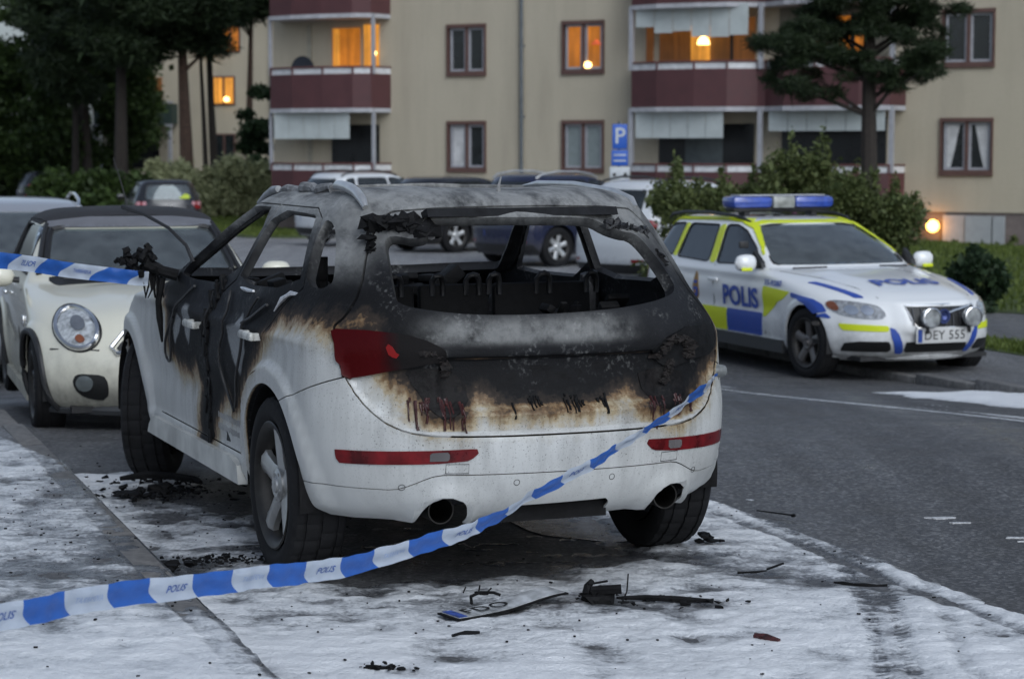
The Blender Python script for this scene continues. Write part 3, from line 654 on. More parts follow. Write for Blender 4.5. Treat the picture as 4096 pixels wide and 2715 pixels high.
for zb,mm in ((3.75,WARM3),):
    m=MB(); m.box((.5,-.7,zb+.5),(4.2,.1,1.0)); m.box((-1.55,-.35,zb+.5),(.1,.7,1.0)); m.box((2.55,-.35,zb+.5),(.1,.7,1.0)); o=m.build('balcony',GRNP,b2,False)
    m=MB(); m.box((.5,-.72,zb+1.06),(4.3,.16,.10)); m.build('sill',WHT,o,False)
    m=MB(); m.box((.5,-.72,zb-.06),(4.3,.16,.10)); m.build('slab',WHT,o,False)
    for xx in (-1.5,2.5): m=MB(); m.box((xx,-.7,zb-1.2),(.16,.16,2.3)); m.build('post',WHT,o,False)
    m=MB(); m.box((.5,-.06,zb+1.7),(2.6,.06,1.2)); m.build('balcony_window',WARM3,o,False)
    m=MB(); m.box((.5,-.06,zb-1.2),(2.2,.06,1.9)); m.build('balcony_window',DKW,o,False)
m=MB(); m.lathe([(-.2,0),(-.17,.12),(0,.2),(.17,.12),(.2,0)],16,'z',c=(4.5,-.5,7.75)); m.build('outdoor_lamp',lit('yellow_globe',(1,.55,.06),7.0),b2)
m=MB(); m.tube([(4.5,.0,8.0),(4.5,-.5,8.0),(4.5,-.5,7.9)],.03,6); m.build('lamp_bracket',BLACKP,b2)
# ================================================================ trees and shrubs
def leaves(C,R,n,size,seed,aspect=1.8,k=4,flat=1.0):
    """n leaf faces scattered in ellipsoid clumps, denser towards their skin"""
    r=np.random.default_rng(seed); C=np.asarray(C,float); R=np.asarray(R,float).reshape(len(C),-1)
    if R.shape[1]==1: R=np.repeat(R,3,1)
    w=R.prod(1)**(2/3); w/=w.sum(); i=r.choice(len(C),n,p=w)
    d=r.normal(size=(n,3)); d/=np.linalg.norm(d,axis=1)[:,None]; rad=r.uniform(.25,1,n)**.45*(1+.16*r.normal(size=n))
    P=C[i]+d*R[i]*rad[:,None]
    a=r.normal(size=(n,3))+d*.6; a[:,2]*=flat; a/=np.linalg.norm(a,axis=1)[:,None]; b=np.cross(a,r.normal(size=(n,3))); b/=np.linalg.norm(b,axis=1)[:,None]
    s=size*np.exp(r.normal(0,.38,n))[:,None]; L=a*s*aspect; Wd=b*s
    if k==4: V=np.stack([P-L*.5,P+Wd*.5-L*.05,P+L*.5,P-Wd*.5-L*.05],1)
    else: V=np.stack([P-Wd*.5,P+Wd*.5,P+L],1)
    return V.reshape(-1,3)
BARK=mat('pine_bark',(.075,.045,.032),.9,var=.45,scale=14,bump=1,bscale=25); BARKD=mat('dark_bark',(.028,.022,.018),.9,var=.4,scale=14,bump=1,bscale=25)
PINE=leafmat('pine_needles',(.012,.022,.010),(.035,.055,.022),.7); DECI=leafmat('dark_broad_leaves',(.016,.030,.008),(.05,.085,.02),.5); HEDGE=leafmat('pale_hedge_leaves',(.18,.20,.10),(.42,.44,.25),.9)
BUSH=leafmat('shrub_leaves',(.040,.060,.016),(.13,.155,.055),1.6); DGRN=leafmat('yew_leaves',(.012,.028,.012),(.03,.055,.022),1.0)
def tree(name,label,base,h,r0,C,R,n,size,lm,bark=BARK,lean=(0,0),group=None,seed=0,k=3,aspect=3.0,limbs=7,cat='tree',flat=.6):
    z0=float(gz(base[0],base[1])); T=empty(name,(base[0],base[1],z0),0,label=label,cat=cat,group=group); rd=random.Random(seed)
    m=MB(); pts=[(lean[0]*t*h+.06*math.sin(3*t+seed),lean[1]*t*h+.05*math.cos(2.3*t+seed),-.1+t*h) for t in [i/9 for i in range(10)]]
    m.tube(pts,[r0*(1.25-.95*i/9) if i else r0*1.45 for i in range(10)],9)
    C=np.asarray(C,float)
    order=list(range(len(C))); rd.shuffle(order)
    for q in order[:limbs]:
        c=C[q]; t=min(.97,max(.2,(c[2]-.3)/h-.06)); i=t*9; i0=int(i); p=[pts[i0][j]+(pts[min(9,i0+1)][j]-pts[i0][j])*(i-i0) for j in range(3)]
        mid=[(p[j]+c[j])/2+rd.uniform(-.15,.15) for j in range(3)]; m.tube([p,mid,list(c)],[r0*.32,r0*.2,r0*.06],6)
    m.build('trunk',bark,T)
    V=leaves(C,R,n,size,seed+5,aspect,k,flat); fastmesh('crown',V,k,lm,parent=T,kind=None)
    return T
def clumps(n,cx,cy,z0,z1,rx,r,seed,shape='oval'):
    rd=random.Random(seed); C=[];R=[]
    for i in range(n):
        t=rd.random(); z=z0+(z1-z0)*t; w=rx*(math.sin(math.pi*(.12+.83*t))**.7 if shape=='oval' else 1.05-t*.8)
        a=rd.uniform(0,6.28); q=w*rd.uniform(.2,1)**.6; C.append((cx+q*math.cos(a),cy+q*math.sin(a),z)); rr=r*rd.uniform(.6,1.25); R.append((rr*1.25,rr*1.25,rr*.7))
    return C,R
# the pine before the flats
C=[];R=[]
for (dx,dz,r) in ((-2.0,3.75,.42),(-1.55,3.95,.5),(-1.75,3.35,.45),(-1.15,3.6,.5),(-1.25,4.2,.45),(-.8,3.9,.5),(-1.05,3.15,.45),(-1.6,2.95,.34),(-.5,3.5,.45),(-2.05,3.05,.22),(-.6,4.5,.5),(-.9,4.9,.5),(-.3,4.1,.4),(.35,4.2,.5),(.5,3.8,.4),(.75,4.6,.6),(1.1,4.3,.5),(1.3,4.9,.5),(.9,3.6,.42),(1.25,3.75,.38),(.75,3.25,.36),(1.0,3.05,.28),(1.55,4.5,.4),(1.1,5.4,.7),(.2,5.2,.7),(-.5,5.6,.8),(.6,6.2,.9),(-.8,6.6,.9),(.2,7.3,.9),(-.2,3.1,.3),(.3,3.3,.3),(.45,2.95,.25)):
    for q in range(5): C.append((dx*.98+random.gauss(0,.55)*r,random.uniform(-.8,.8),dz+.55+random.gauss(0,.34)*r)); g_=r*random.uniform(.34,.70); R.append((g_*1.25,g_*1.1,g_*.62))
tree('pine_tree','tall pine with dark needles standing before the right-hand balconies',(7.42,44.1),8.2,.17,C,R,120000,.019,PINE,bark=BARKD,seed=3,limbs=14,aspect=6)
# pines on the left, before the far block
spec=[((-12.2,80),10,.25,(-.012,0),'red-barked pine with the thickest trunk, left of the cream block',BARK),((-11.35,82),10,.16,(-.035,0),'dark leaning pine just right of the thick red-barked one',BARKD),((-10.35,84),10,.15,(.012,0),'slim pine nearest the cream apartment block',BARK),
      ((-14.5,79),10,.25,(.0,0),'broad black-trunked pine left of the green balcony',BARKD),((-17.7,86),10,.14,(.01,0),'thin pine standing among the dark broadleaved trees',BARKD),((-11.75,81.5),9,.10,(-.02,0),'thin dark stem close behind the red-barked pine',BARKD)]
for i,(b,h,r0,ln,lab,bk) in enumerate(spec):
    big=i in (0,1,2,3,4); C,R=clumps(30 if big else 8,0,0,(6.3,7.8,7.8,6.0,4.6,7)[i],10.5,(2.3,1.5,1.4,2.4,2.4,1.2)[i],.75,20+i)
    C=[(c[0]+ln[0]*c[2],c[1]+ln[1]*c[2],c[2]) for c in C]
    tree('pine_tree',lab,b,h,r0,C,R,34000 if big else 6000,.055,PINE,bark=bk,lean=ln,seed=40+i,limbs=12,aspect=4,group='pines by the far block')
for i,(b,h,w,lab,z0,nn) in enumerate((((-23.6,98),6.2,2.6,'dark broadleaved tree at the left edge below the patch of sky',.6,20000),((-18.6,93),12,3.2,'tallest dark broadleaved tree left of the pines',1.5,26000),((-20.3,101),10,2.6,'dense dark tree behind the thin pine',.8,22000),((-26.5,118),6.8,3.0,'far dark tree at the left edge beside the road',.4,16000))):
    C,R=clumps(34,0,0,z0,h,w,1.0,60+i); tree('broadleaved_tree',lab,b,h*.8,.22,C,R,int(nn*1.6),.125,DECI,bark=BARKD,seed=70+i,k=4,aspect=1.6,group='dark trees on the left')
def shrub(name,label,base,C,R,n,size,lm,seed,group=None,cat='shrub',k=4,aspect=1.7,stems=6):
    z0=float(gz(*base)); T=empty(name,(base[0],base[1],z0),0,label=label,cat=cat,group=group); rd=random.Random(seed); m=MB()
    for i in range(stems):
        c=C[rd.randrange(len(C))]; m.tube([(c[0]*.3,c[1]*.3,0),(c[0]*.7,c[1]*.7,c[2]*.5),c],[.03,.02,.008],5)
    m.build('stem',BARKD,T); fastmesh('foliage',leaves(C,R,n,size,seed,aspect,k),k,lm,parent=T,kind=None); return T
def box_clumps(x0,x1,y0,y1,z0,z1,n,r,seed,top=None):
    rd=random.Random(seed); C=[]
    for i in range(n):
        x=rd.uniform(x0,x1); zt=z1 if top is None else top(x); C.append((x,rd.uniform(y0,y1),rd.uniform(z0,zt)))
    return C,[r*rd.uniform(.7,1.3) for _ in C]
C,R=box_clumps(-2.2,1.0,-.6,.6,.3,1.9,40,.42,5); shrub('hedge','pale grey-green hedge behind the dark hatchback',(-10.6,75.5),C,R,22000,.08,HEDGE,6,cat='hedge')
C,R=box_clumps(-.8,.9,-.6,.6,.3,1.7,22,.40,7); shrub('hedge','pale hedge end tucked against the corner of the apartment block',(-9.0,76),C,R,12000,.08,HEDGE,8,cat='hedge')
C,R=clumps(18,0,0,.5,5.2,.9,.42,9,'cone'); shrub('conifer','slim dark conifer rising behind the hedge beside the apartment block',(-9.75,81),C,R,9000,.09,DGRN,10,cat='tree')
C,R=box_clumps(-2.0,1.2,-.8,.8,.2,1.4,30,.42,11,lambda x:1.6-.15*abs(x)); shrub('shrub','wide dark green shrub left of the dark hatchback',(-13.6,70),C,R,13000,.10,DECI,12)
C,R=box_clumps(-1.0,1.0,-.8,.8,.2,.9,16,.38,13); shrub('shrub','dark shrub half hiding a car at the far left',(-15.6,74),C,R,8000,.08,DECI,14)
# big shrub behind the police car
top=lambda x:1.55+.45*math.exp(-((x-.35)/.5)**2)+.12*math.sin(3*x)-.18*max(0,-x-1.2)-.25*max(0,x-1.5)
C,R=box_clumps(-1.6,1.7,-.75,.75,.2,1.6,110,.25,15,top); T_=shrub('shrub','large leafy shrub with a few pink flowers behind the police car',(3.68,29.6),C,R,70000,.034,BUSH,16,stems=14)
m=MB(); rd=random.Random(4)
for i in range(16): x=rd.uniform(-1.8,.3); m.lathe([(-.03,0),(-.015,.035),(.015,.04),(.03,0)],6,'z',c=(x,-.95+rd.uniform(-.1,.2),rd.uniform(.5,1.5)))
m.build('flower',mat('pink_flowers',(.22,.07,.16),.7),T_)
m=MB(); V=[]
rs=np.random.default_rng(5)
C=[(x,rs.uniform(-.6,.4),top(x)+rs.uniform(.0,.22)) for x in rs.uniform(-1.6,1.7,26)]; fastmesh('shoot',leaves(C,[(.07,.07,.28)]*26,2600,.032,77,1.9),4,BUSH,parent=T_,kind=None)
C,R=box_clumps(-.24,.24,-.22,.22,.1,.55,14,.15,17,lambda x:.85-.9*abs(x)); shrub('shrub','small round dark shrub on the lawn right of the police car',(5.98,27.3),C,R,3600,.04,DGRN,18)
C,R=box_clumps(-1.8,1.9,-.12,.12,.02,.30,16,.09,19); shrub('weeds','straggling tall weeds along the foot of the apartment block',(12.6,53.6),C,R,700,.05,BUSH,20,cat='weeds',aspect=3)
# ================================================================ burnt car
def burnt_material(name,paint=(.52,.525,.51)):
    b=NB(name); d=b.attr('burn'); ash=b.attr('ash'); bare=b.attr('bare')
    n1=b.noise(6,6,.6); drip=b.noise(1,4,.6,vec=b.mapping((20,20,1.6))); n3=b.noise(55,3); fine=b.noise(150,3,.7); n4=b.noise(22,5,.65)
    e=b.math('ADD',d,b.math('MULTIPLY',b.math('SUBTRACT',n1,.5),.09))
    e=b.math('ADD',e,b.math('MULTIPLY',b.math('SUBTRACT',drip,.5),.11))
    e=b.math('ADD',e,b.math('MULTIPLY',b.math('SUBTRACT',n4,.5),.025))
    vo=b.n('ShaderNodeTexVoronoi',{'Vector':b.co(),'Scale':70.}); vs=b.n('ShaderNodeSeparateXYZ',{'Vector':vo.outputs['Color']}).outputs[0]
    e=b.math('ADD',e,b.math('MULTIPLY',b.math('SUBTRACT',n3,.5),.035)); e=b.math('ADD',e,b.math('MULTIPLY',b.math('SUBTRACT',vs,.5),.016))
    f=b.mapr(e,-.14,.26)
    col=b.ramp(f,[(0,paint),(.12,(.42,.41,.375)),(.215,(.36,.29,.18)),(.285,(.17,.10,.045)),(.345,(.03,.021,.015)),(.46,(.007,.007,.0075)),(.75,(.008,.0083,.0095)),(1,(.015,.0157,.018))])
    speck=b.ramp(fine,[(.60,0),(.67,1)]); dirt=b.ramp(b.noise(1,5,.65,vec=b.mapping((14,14,1.4))),[(.40,0),(.75,1)])
    near=b.mapr(e,-.5,-.05)
    dirtm=b.math('MULTIPLY',b.math('ADD',b.math('MULTIPLY',speck,b.math('ADD',near,.08)),b.math('MULTIPLY',dirt,b.math('ADD',b.math('MULTIPLY',near,.45),.10))),.85,clamp=True)
    isp=b.mapr(e,-.03,.0,1,0)
    col=b.mix(b.math('MULTIPLY',dirtm,isp),col,(.05,.046,.042))
    an=b.math('MULTIPLY',b.ramp(b.noise(1,6,.7,vec=b.mapping((7,2.0,7))),[(.30,0),(.56,1)]),ash)
    patch=b.math('MULTIPLY',b.math('MULTIPLY',b.ramp(n3,[(.52,0),(.66,1)]),b.ramp(n1,[(.5,0),(.6,1)])),b.math('MULTIPLY',b.mapr(e,.05,.12),.22))
    an=b.math('ADD',an,patch,clamp=True)
    col=b.mix(an,col,b.mix(n4,(.17,.176,.18),(.46,.46,.44)))
    bm=b.ramp(b.math('ADD',bare,b.math('MULTIPLY',b.math('SUBTRACT',n4,.5),.6)),[(.30,0),(.85,1)]); col=b.mix(bm,col,(.24,.25,.255))  # bare mask lays painted pale reflections over the sooty door colour
    rough=b.ramp(f,[(0,.34),(.25,.48),(.36,.75),(.6,.68),(1,.6)]); rough=b.mix(bm,rough,(.25,.25,.25))
    b.set(Base_Color=col,Roughness=rough)
    b.l(b.mapr(e,-.05,.06,.45,.16),b.b.inputs['Specular IOR Level'])
    b.bump(b.math('ADD',b.math('MULTIPLY',b.math('MULTIPLY',n3,fine),b.mapr(e,-.02,.08)),b.math('MULTIPLY',n4,b.mapr(e,.0,.2))),.55,.006)
    return b.m
SUV_PAINT=burnt_material('scorched_white_paint')
SUV=[(.27,-.62,3.40,.83,.6,2.2,.8,2.4),(.31,-.78,3.52,.87,.6,2.2,.8,2.4),(.37,-.87,3.60,.895,.6,2.2,.8,2.4),(.48,-.92,3.66,.915,.6,2.25,.85,2.4),(.60,-.935,3.68,.93,.6,2.25,.9,2.4),
(.70,-.93,3.68,.935,.6,2.25,.9,2.4),(.80,-.905,3.66,.935,.6,2.25,.9,2.4),(.90,-.885,3.58,.93,.58,2.25,.9,2.4),(.97,-.875,3.40,.925,.57,2.25,.9,2.4),(1.03,-.86,3.0,.915,.56,2.25,.85,2.4),
(1.08,-.845,2.55,.905,.55,2.2,.7,2.5),(1.12,-.825,2.25,.895,.54,2.2,.45,2.5),(1.18,-.785,2.08,.872,.52,2.2,.4,2.5),(1.28,-.71,1.82,.825,.5,2.2,.38,2.5),(1.38,-.625,1.58,.775,.48,2.2,.36,2.5),
(1.46,-.545,1.38,.725,.45,2.2,.35,2.5),(1.51,-.49,1.26,.685,.42,2.3,.35,2.5),(1.55,-.42,1.12,.62,.4,2.3,.35,2.5),(1.575,-.30,.92,.50,.35,2.4,.35,2.5),(1.588,-.05,.7,.25,.3,2.4,.3,2.4)]
SOOT_SIDE=[(2.45,1.7),(2.3,1.12),(1.88,1.0),(1.86,.80),(1.62,.70),(1.42,.70),(1.30,.74),(1.24,.66),(1.27,.5),(1.28,.30),(1.10,.30),(1.0,.50),(.90,.60),(.74,.69),(.66,.60),(.60,.62),(.53,.71),(.40,.76),(.22,.88),(.14,.96),(.04,1.02),(-.07,1.07),(-.21,1.10),(-.43,1.09),(-.62,1.05),(-.75,1.06),(-.9,1.1),(-.9,1.7)]
GLINT_SIDE=[[(1.54,1.01),(1.43,1.01),(1.40,.92),(1.42,.82),(1.50,.87),(1.57,.95)],[(.48,1.05),(.42,1.0),(.39,.88),(.45,.77),(.56,.82),(.68,.91),(.70,.97),(.53,.99)],[(1.70,.96),(1.60,.93),(1.63,.87),(1.72,.80),(1.77,.88)]]  # outlines of the glossy reflections painted on the left doors
SOOT_REAR=[(-.95,1.055),(-.81,1.05),(-.70,1.04),(-.65,.99),(-.62,.89),(-.57,.83),(-.54,.78),(-.50,.73),(-.41,.735),(-.38,.80),(-.30,.83),(-.26,.80),(-.25,.765),(-.01,.77),(.19,.775),(.23,.81),(.32,.83),(.35,.765),(.43,.72),(.52,.71),(.60,.76),(.70,.86),(.74,.90),(.95,.93),(.95,1.7),(-.95,1.7)]
TAN_REAR=[(-.78,1.115),(-.70,1.145),(-.66,1.09),(-.68,1.045),(-.83,1.04)]
def suv_attrs(V,N):
    V=np.asarray(V); y,z,x=V[:,1],V[:,2],V[:,0]
    side=-polysd(np.stack([y,z],1),SOOT_SIDE)
    bare=np.zeros(len(V))  # strength of the painted door reflections
    for p in GLINT_SIDE:
        q=polysd(np.stack([y,z],1),p); bare=np.maximum(bare,np.where(x<0,sstep(.025,-.025,q),0))
    rear=-polysd(np.stack([x,z],1),SOOT_REAR); rear=np.minimum(rear,polysd(np.stack([x,z],1),TAN_REAR)*1.3-.0)
    wr=sstep(.35,.72,-N[:,1])*(y<-.3)
    bn=side*(1-wr)+(rear+.012)*wr
    bn=np.where(z>1.47,.30,bn)
    ash=sstep(1.25,1.5,z)*(.45+.55*sstep(.15,.8,np.abs(N[:,2])))*(.75+.25*sstep(-.5,.3,y))
    ash=np.maximum(ash,.55*sstep(.3,.7,N[:,1]*0+(-N[:,1]))*sstep(.98,1.02,z)*sstep(1.13,1.05,z)*(1-sstep(.3,.5,np.abs(x+.1))))
    ash=np.maximum(ash,.85*sstep(-.1,-.35,y)*sstep(1.18,1.35,z)*sstep(.5,.8,np.abs(N[:,0])))
    return {'burn':np.clip(bn,-.6,.4),'ash':np.clip(ash,0,1),'bare':bare*(1-wr)}
def build_suv():
    T=empty('burnt_car',(-.131,8.979,0),.37826,label='burnt-out white sport utility vehicle with blackened roof and missing windows, police tape tied to it',cat='car')
    tap=lambda y,z:1-.03*sstep(.2,-.7,y)-.04*sstep(2.6,3.6,y)-.075*sstep(.25,-.55,y)*sstep(.98,1.2,z)
    V,F=loft(SUV,7,34,110,24,taper=tap)
    N=vnorm(V,F); x,y,z=V[:,0].copy(),V[:,1].copy(),V[:,2].copy(); sx=np.sign(x)
    tg=[(0,.652),(-.35,.652),(-.56,.657),(-.66,.688),(-.73,.748),(-.78,.83),(-.815,.93),(-.822,1.05),(-.765,1.10),(-.70,1.19),(-.63,1.37),(-.56,1.47),(-.50,1.505),(0,1.518)]
    tg=tg+[(-a,b) for a,b in tg[-2:0:-1]]; TG=chaikin(tg,1)
    # body sculpting: arch flares, shoulder line, hollow doors, bumper shelf, plate recess
    dx=np.zeros(len(V)); dy=np.zeros(len(V)); dz=np.zeros(len(V))
    sidew=sstep(.45,.75,np.abs(N[:,0]))
    for yc in (0.,2.807):
        r=np.hypot(y-yc,z-.37); dx+=sidew*.02*sstep(.515,.485,r)
    dx+=sidew*.014*np.exp(-((z-.985)/.03)**2)*sstep(-.6,-.2,y)
    mid=sstep(.35,.55,y)*sstep(2.45,2.3,y)
    dx-=sidew*mid*.022*np.exp(-((z-.64)/.10)**2); dx+=sidew*mid*.018*sstep(.44,.40,z)
    sdt=polysd(V[:,[0,2]],TG); rr=(y<-.3)*sstep(.3,.55,-N[:,1])
    dy+=rr*.03*sstep(.0,-.02,sdt)*sstep(1.1,.85,z)
    rec=sstep(.50,.44,np.abs(x+.0))*sstep(.955,.935,z)*sstep(.70,.82,z); dy+=rr*.032*rec
    dy-=rr*.016*np.exp(-((z-.735)/.02)**2)*sstep(.62,.5,np.abs(x))
    # dented, heat-warped roof and hatch
    wv=fbm(x*2.3+3,y*2.3,3,5)-.5; dz+=.028*wv*sstep(1.45,1.55,z); dy+=rr*.018*(fbm(x*4+9,z*5,3,8)-.5)*sstep(.95,1.0,z)
    V=np.stack([x+sx*dx,y+dy,z+dz],1)
    wr=Wrap(V,F)
    def cut(V,F,sd,keep=1): return msplit(V,F,sd,keep)
    def dom(cond,sd): return np.where(cond,sd,.5)
    # wheel arches
    for yc in (0.,2.807):
        V,F=cut(V,F,dom(np.abs(V[:,0])>.55,np.hypot(V[:,1]-yc,(V[:,2]-.375)*.98)-.405))
    SW=[[(.755,1.145),(1.74,1.125),(1.70,1.18),(1.16,1.465),(1.02,1.487),(.67,1.487)],
        [(-.12,1.18),(.70,1.155),(.665,1.30),(.61,1.482),(.08,1.475),(.03,1.46),(-.04,1.33)],
        [(-.385,1.195),(-.165,1.19),(-.095,1.33),(-.06,1.452),(-.13,1.457),(-.23,1.40),(-.315,1.30)]]
    for p in SW:
        P=chaikin(p,1); V,F=cut(V,F,dom((np.abs(V[:,0])>.5)&(V[:,1]<2.0),polysd(V[:,1:],P)))
    ws=chaikin([(-.845,1.135),(.845,1.135),(.80,1.22),(.66,1.475),(.60,1.505),(.40,1.53),(-.40,1.53),(-.60,1.505),(-.66,1.475),(-.80,1.22)],1)
    V,F=cut(V,F,dom(V[:,1]>1.0,polysd(V[:,[0,2]],ws)))
    sr=chaikin([(-.44,-.06),(.44,-.06),(.46,.88),(-.46,.88)],1)
    V,F=cut(V,F,dom(V[:,2]>1.45,polysd(V[:,:2],sr)))
    rw=[(-.600,1.165),(-.588,1.31),(-.575,1.395),(-.53,1.405),(-.49,1.39),(-.43,1.40),(-.405,1.43),(-.41,1.468),(-.215,1.474),(.152,1.472),(.30,1.463),(.345,1.43),(.43,1.405),(.49,1.40),(.545,1.335),(.622,1.20),(.60,1.165),(.553,1.152),(.432,1.133),(.214,1.115),(-.068,1.107),(-.325,1.109),(-.479,1.125),(-.575,1.143)]
    V,F=cut(V,F,dom(V[:,1]<-.25,polysd(V[:,[0,2]],chaikin(rw,1))))
    def part(name,V,F,t=.045,parent=T,m=None,inner=True):
        N=vnorm(V,F); at=suv_attrs(V,N); n=len(V)
        V2,F2=solidify(V,F,t,N)
        at['burn']=np.concatenate([at['burn'],np.full(n,.4)]); at['ash']=np.concatenate([at['ash'],np.zeros(n)+.12*(V[:,2]>1.2)]); at['bare']=np.concatenate([at['bare'],np.zeros(n)])
        return mk(name,V2,F2,m or SUV_PAINT,parent,attrs=at,ang=32)
    g=.0035
    # tailgate
    sd=dom(V[:,1]<-.28,polysd(V[:,[0,2]],TG)); Vt,Ft=cut(V,F,sd+g,-1); V,F=cut(V,F,sd-g,1)
    # bumper and skirt
    bp=[(-.18,.735),(-.40,.80),(-.66,.885),(-2,.90),(-2,0),(-.36,0)]
    sd=polysd(V[:,1:],bp); Vb,Fb=cut(V,F,sd+g*.7,-1); V,F=cut(V,F,sd-g*.7,1)
    zs=.505-.062*sstep(.48,.66,np.abs(Vb[:,0])); sk=Vb[:,2]-zs
    Vs,Fs=cut(Vb,Fb,sk+g*.6,-1); Vb,Fb=cut(Vb,Fb,sk-g*.6,1)
    ex=[polysd(Vs[:,[0,2]],[(c-.085,.20),(c-.088,.335),(c-.075,.385),(c-.035,.415),(c+.03,.415),(c+.07,.385),(c+.085,.335),(c+.10,.20)]) for c in (-.455,.505)]
    # lips round the exhaust cut-outs
    ns=vnorm(Vs,Fs); lip=np.maximum.reduce([.028*np.exp(-((e-.016)/.026)**2) for e in ex]); Vs=Vs+ns*lip[:,None]
    for k,c in enumerate((-.455,.505)):
        e=polysd(Vs[:,[0,2]],[(c-.085,.20),(c-.088,.335),(c-.075,.385),(c-.035,.415),(c+.03,.415),(c+.07,.385),(c+.085,.335),(c+.10,.20)])
        Vs,Fs=cut(Vs,Fs,dom(Vs[:,1]<-.3,e))
    Vs,Fs=cut(Vs,Fs,dom(Vs[:,1]<-.3,polysd(Vs[:,[0,2]],[(-.235,.2),(-.195,.372),(.215,.380),(.20,.2)])))
    nz=.012*fbm(Vs[:,0]*14,Vs[:,1]*14,2,4); Vs,Fs=cut(Vs,Fs,Vs[:,2]-.296-nz)
    # doors
    FD=[(1.16,.425),(2.16,.425),(2.12,.75),(2.04,1.0),(1.96,1.13),(1.80,1.16),(1.16,1.50),(.95,1.505),(.68,1.50),(.72,1.16),(1.10,1.06),(1.15,.85)]
    FD=[(1.15,.425),(2.15,.425),(2.11,.75),(2.03,1.0),(1.96,1.13),(1.74,1.17),(1.14,1.485),(.95,1.50),(.67,1.50),(.73,1.16),(.86,1.08),(1.0,1.0),(1.12,.85)]
    FD=[(1.06,.425),(2.15,.425),(2.11,.75),(2.03,1.0),(1.96,1.13),(1.74,1.17),(1.14,1.485),(.95,1.50),(.64,1.50),(.735,1.17),(.90,1.10),(1.02,1.0),(1.07,.85)]
    RD=[(1.05,.425),(.47,.425),(.43,.62),(.30,.78),(.13,.83),(.10,.96),(-.10,1.15),(-.16,1.185),(-.09,1.33),(-.03,1.46),(.08,1.50),(.63,1.50),(.725,1.17),(.89,1.10),(1.01,1.0),(1.06,.85)]
    doors=[]
    for s in (-1,1):
        for nm,P in (('front_door',FD),('rear_door',RD)):
            sd=dom((V[:,0]*s>.45)&(V[:,1]<2.3),polysd(V[:,1:],P)); Vd,Fd=cut(V,F,sd+g*.8,-1); V,F=cut(V,F,sd-g*.8,1)
            doors.append((part(nm,Vd,Fd,.035),s,nm))
    body=part('body',V,F)
    tgo=part('tailgate',Vt,Ft,.05); tag(tgo,label='scorched tailgate with an empty rear window opening')
    bo=part('rear_bumper',Vb,Fb,.02); so=part('rear_skirt',Vs,Fs,.015)
    # door details
    for o,s,nm in doors:
        h=MB(); yc,zc=(1.26,.935) if nm=='front_door' else (.22,.968); xx=s*.945
        h.box((xx+s*.022,yc,zc),(.028,.20,.036),bev=.012); h.box((xx,yc-.08,zc),(.05,.03,.03)); h.box((xx,yc+.075,zc),(.05,.03,.03))
        h.build('door_handle',mat('sooted_white_handle',(.46,.46,.43) if nm=='front_door' else (.2,.19,.17),.5,var=.4,scale=30),o)
    # sill trim and dark floor pan
    m=MB(); m.box((0,1.45,.30),(1.46,2.9,.04)); m.box((0,-.30,.46),(1.25,.7,.03)); m.build('floor_pan',CHAR,T)
    for s in (-1,1):
        m=MB(); m.prism([(.47,.30),(2.33,.30),(2.30,.34),(2.22,.395),(1.0,.40),(.62,.405),(.50,.38)],'x',s*.86,s*.945); m.build('sill',mat('dirty_white_sill',(.50,.50,.47),.45,var=.3,scale=5),T,smooth=False)
        for yc in (0.,2.807):
            m=MB(); pts=[]
            for a,r in ((s*.52,.40),(s*.905,.402)): pts.append((a,r))
            m.lathe([(s*.50,.08),(s*.50,.40),(s*.92,.408)],40,c=(0,yc,.375),zmin=.31); lo=m.build('wheel_arch_liner',CHAR,T)
    # rear lamps
    TL=[(-.818,1.046),(-.817,.94),(-.793,.858),(-.655,.895),(-.53,.922),(-.45,.938),(-.44,.955),(-.46,.985),(-.51,1.012),(-.58,1.035),(-.70,1.046)]
    b=NB('smoked_red_lamp'); n=b.noise(9,5); cx=b.n('ShaderNodeSeparateXYZ',{'Vector':b.co()}).outputs[0]
    bt=b.math('ADD',b.mapr(cx,-.70,-.60),b.math('MULTIPLY',b.math('SUBTRACT',n,.5),.5))
    b.set(Base_Color=b.ramp(bt,[(.1,(.050,.0015,.0022)),(.5,(.018,.0025,.003)),(.85,(.007,.006,.006))]),Roughness=b.ramp(bt,[(.3,.30),(.9,.6)])); b.b.inputs['Specular IOR Level'].default_value=.12
    b.bump(b.noise(38,2),.12,.01); LAMP=b.m
    V2,F2=wr.panel(TL,'rear',.016,.018,.02); lo=mk('tail_light',V2,F2,LAMP,T); lo['label']='left tail light, red outside and melted black inside'
    mat('bright_red_lens',(.20,.006,.006),.4,spec=.2); V2,F2=wr.panel([(-.66,1.0),(-.645,.955),(-.62,.948),(-.60,.955),(-.62,.965),(-.64,1.0)],'rear',.0185,.015,.004); mk('lamp_lens',V2,F2,mat('bright_red_lens'),lo)
    # melted right lamp
    TR=[(.80,1.02),(.79,.93),(.74,.905),(.62,.90),(.50,.87),(.44,.91),(.42,.95),(.50,1.0),(.60,1.03)]
    V2,F2=wr.panel(TR,'rear',.012,.02,.02); lo=mk('tail_light',V2,F2,CHAR,T); lo['label']='right tail light melted to a dark frame'
    # charred recess and torn edges beside the lamps
    FIB=mat('melted_brown_fibre',(.011,.008,.007),.9,var=.7,scale=60,bump=1,bscale=70)
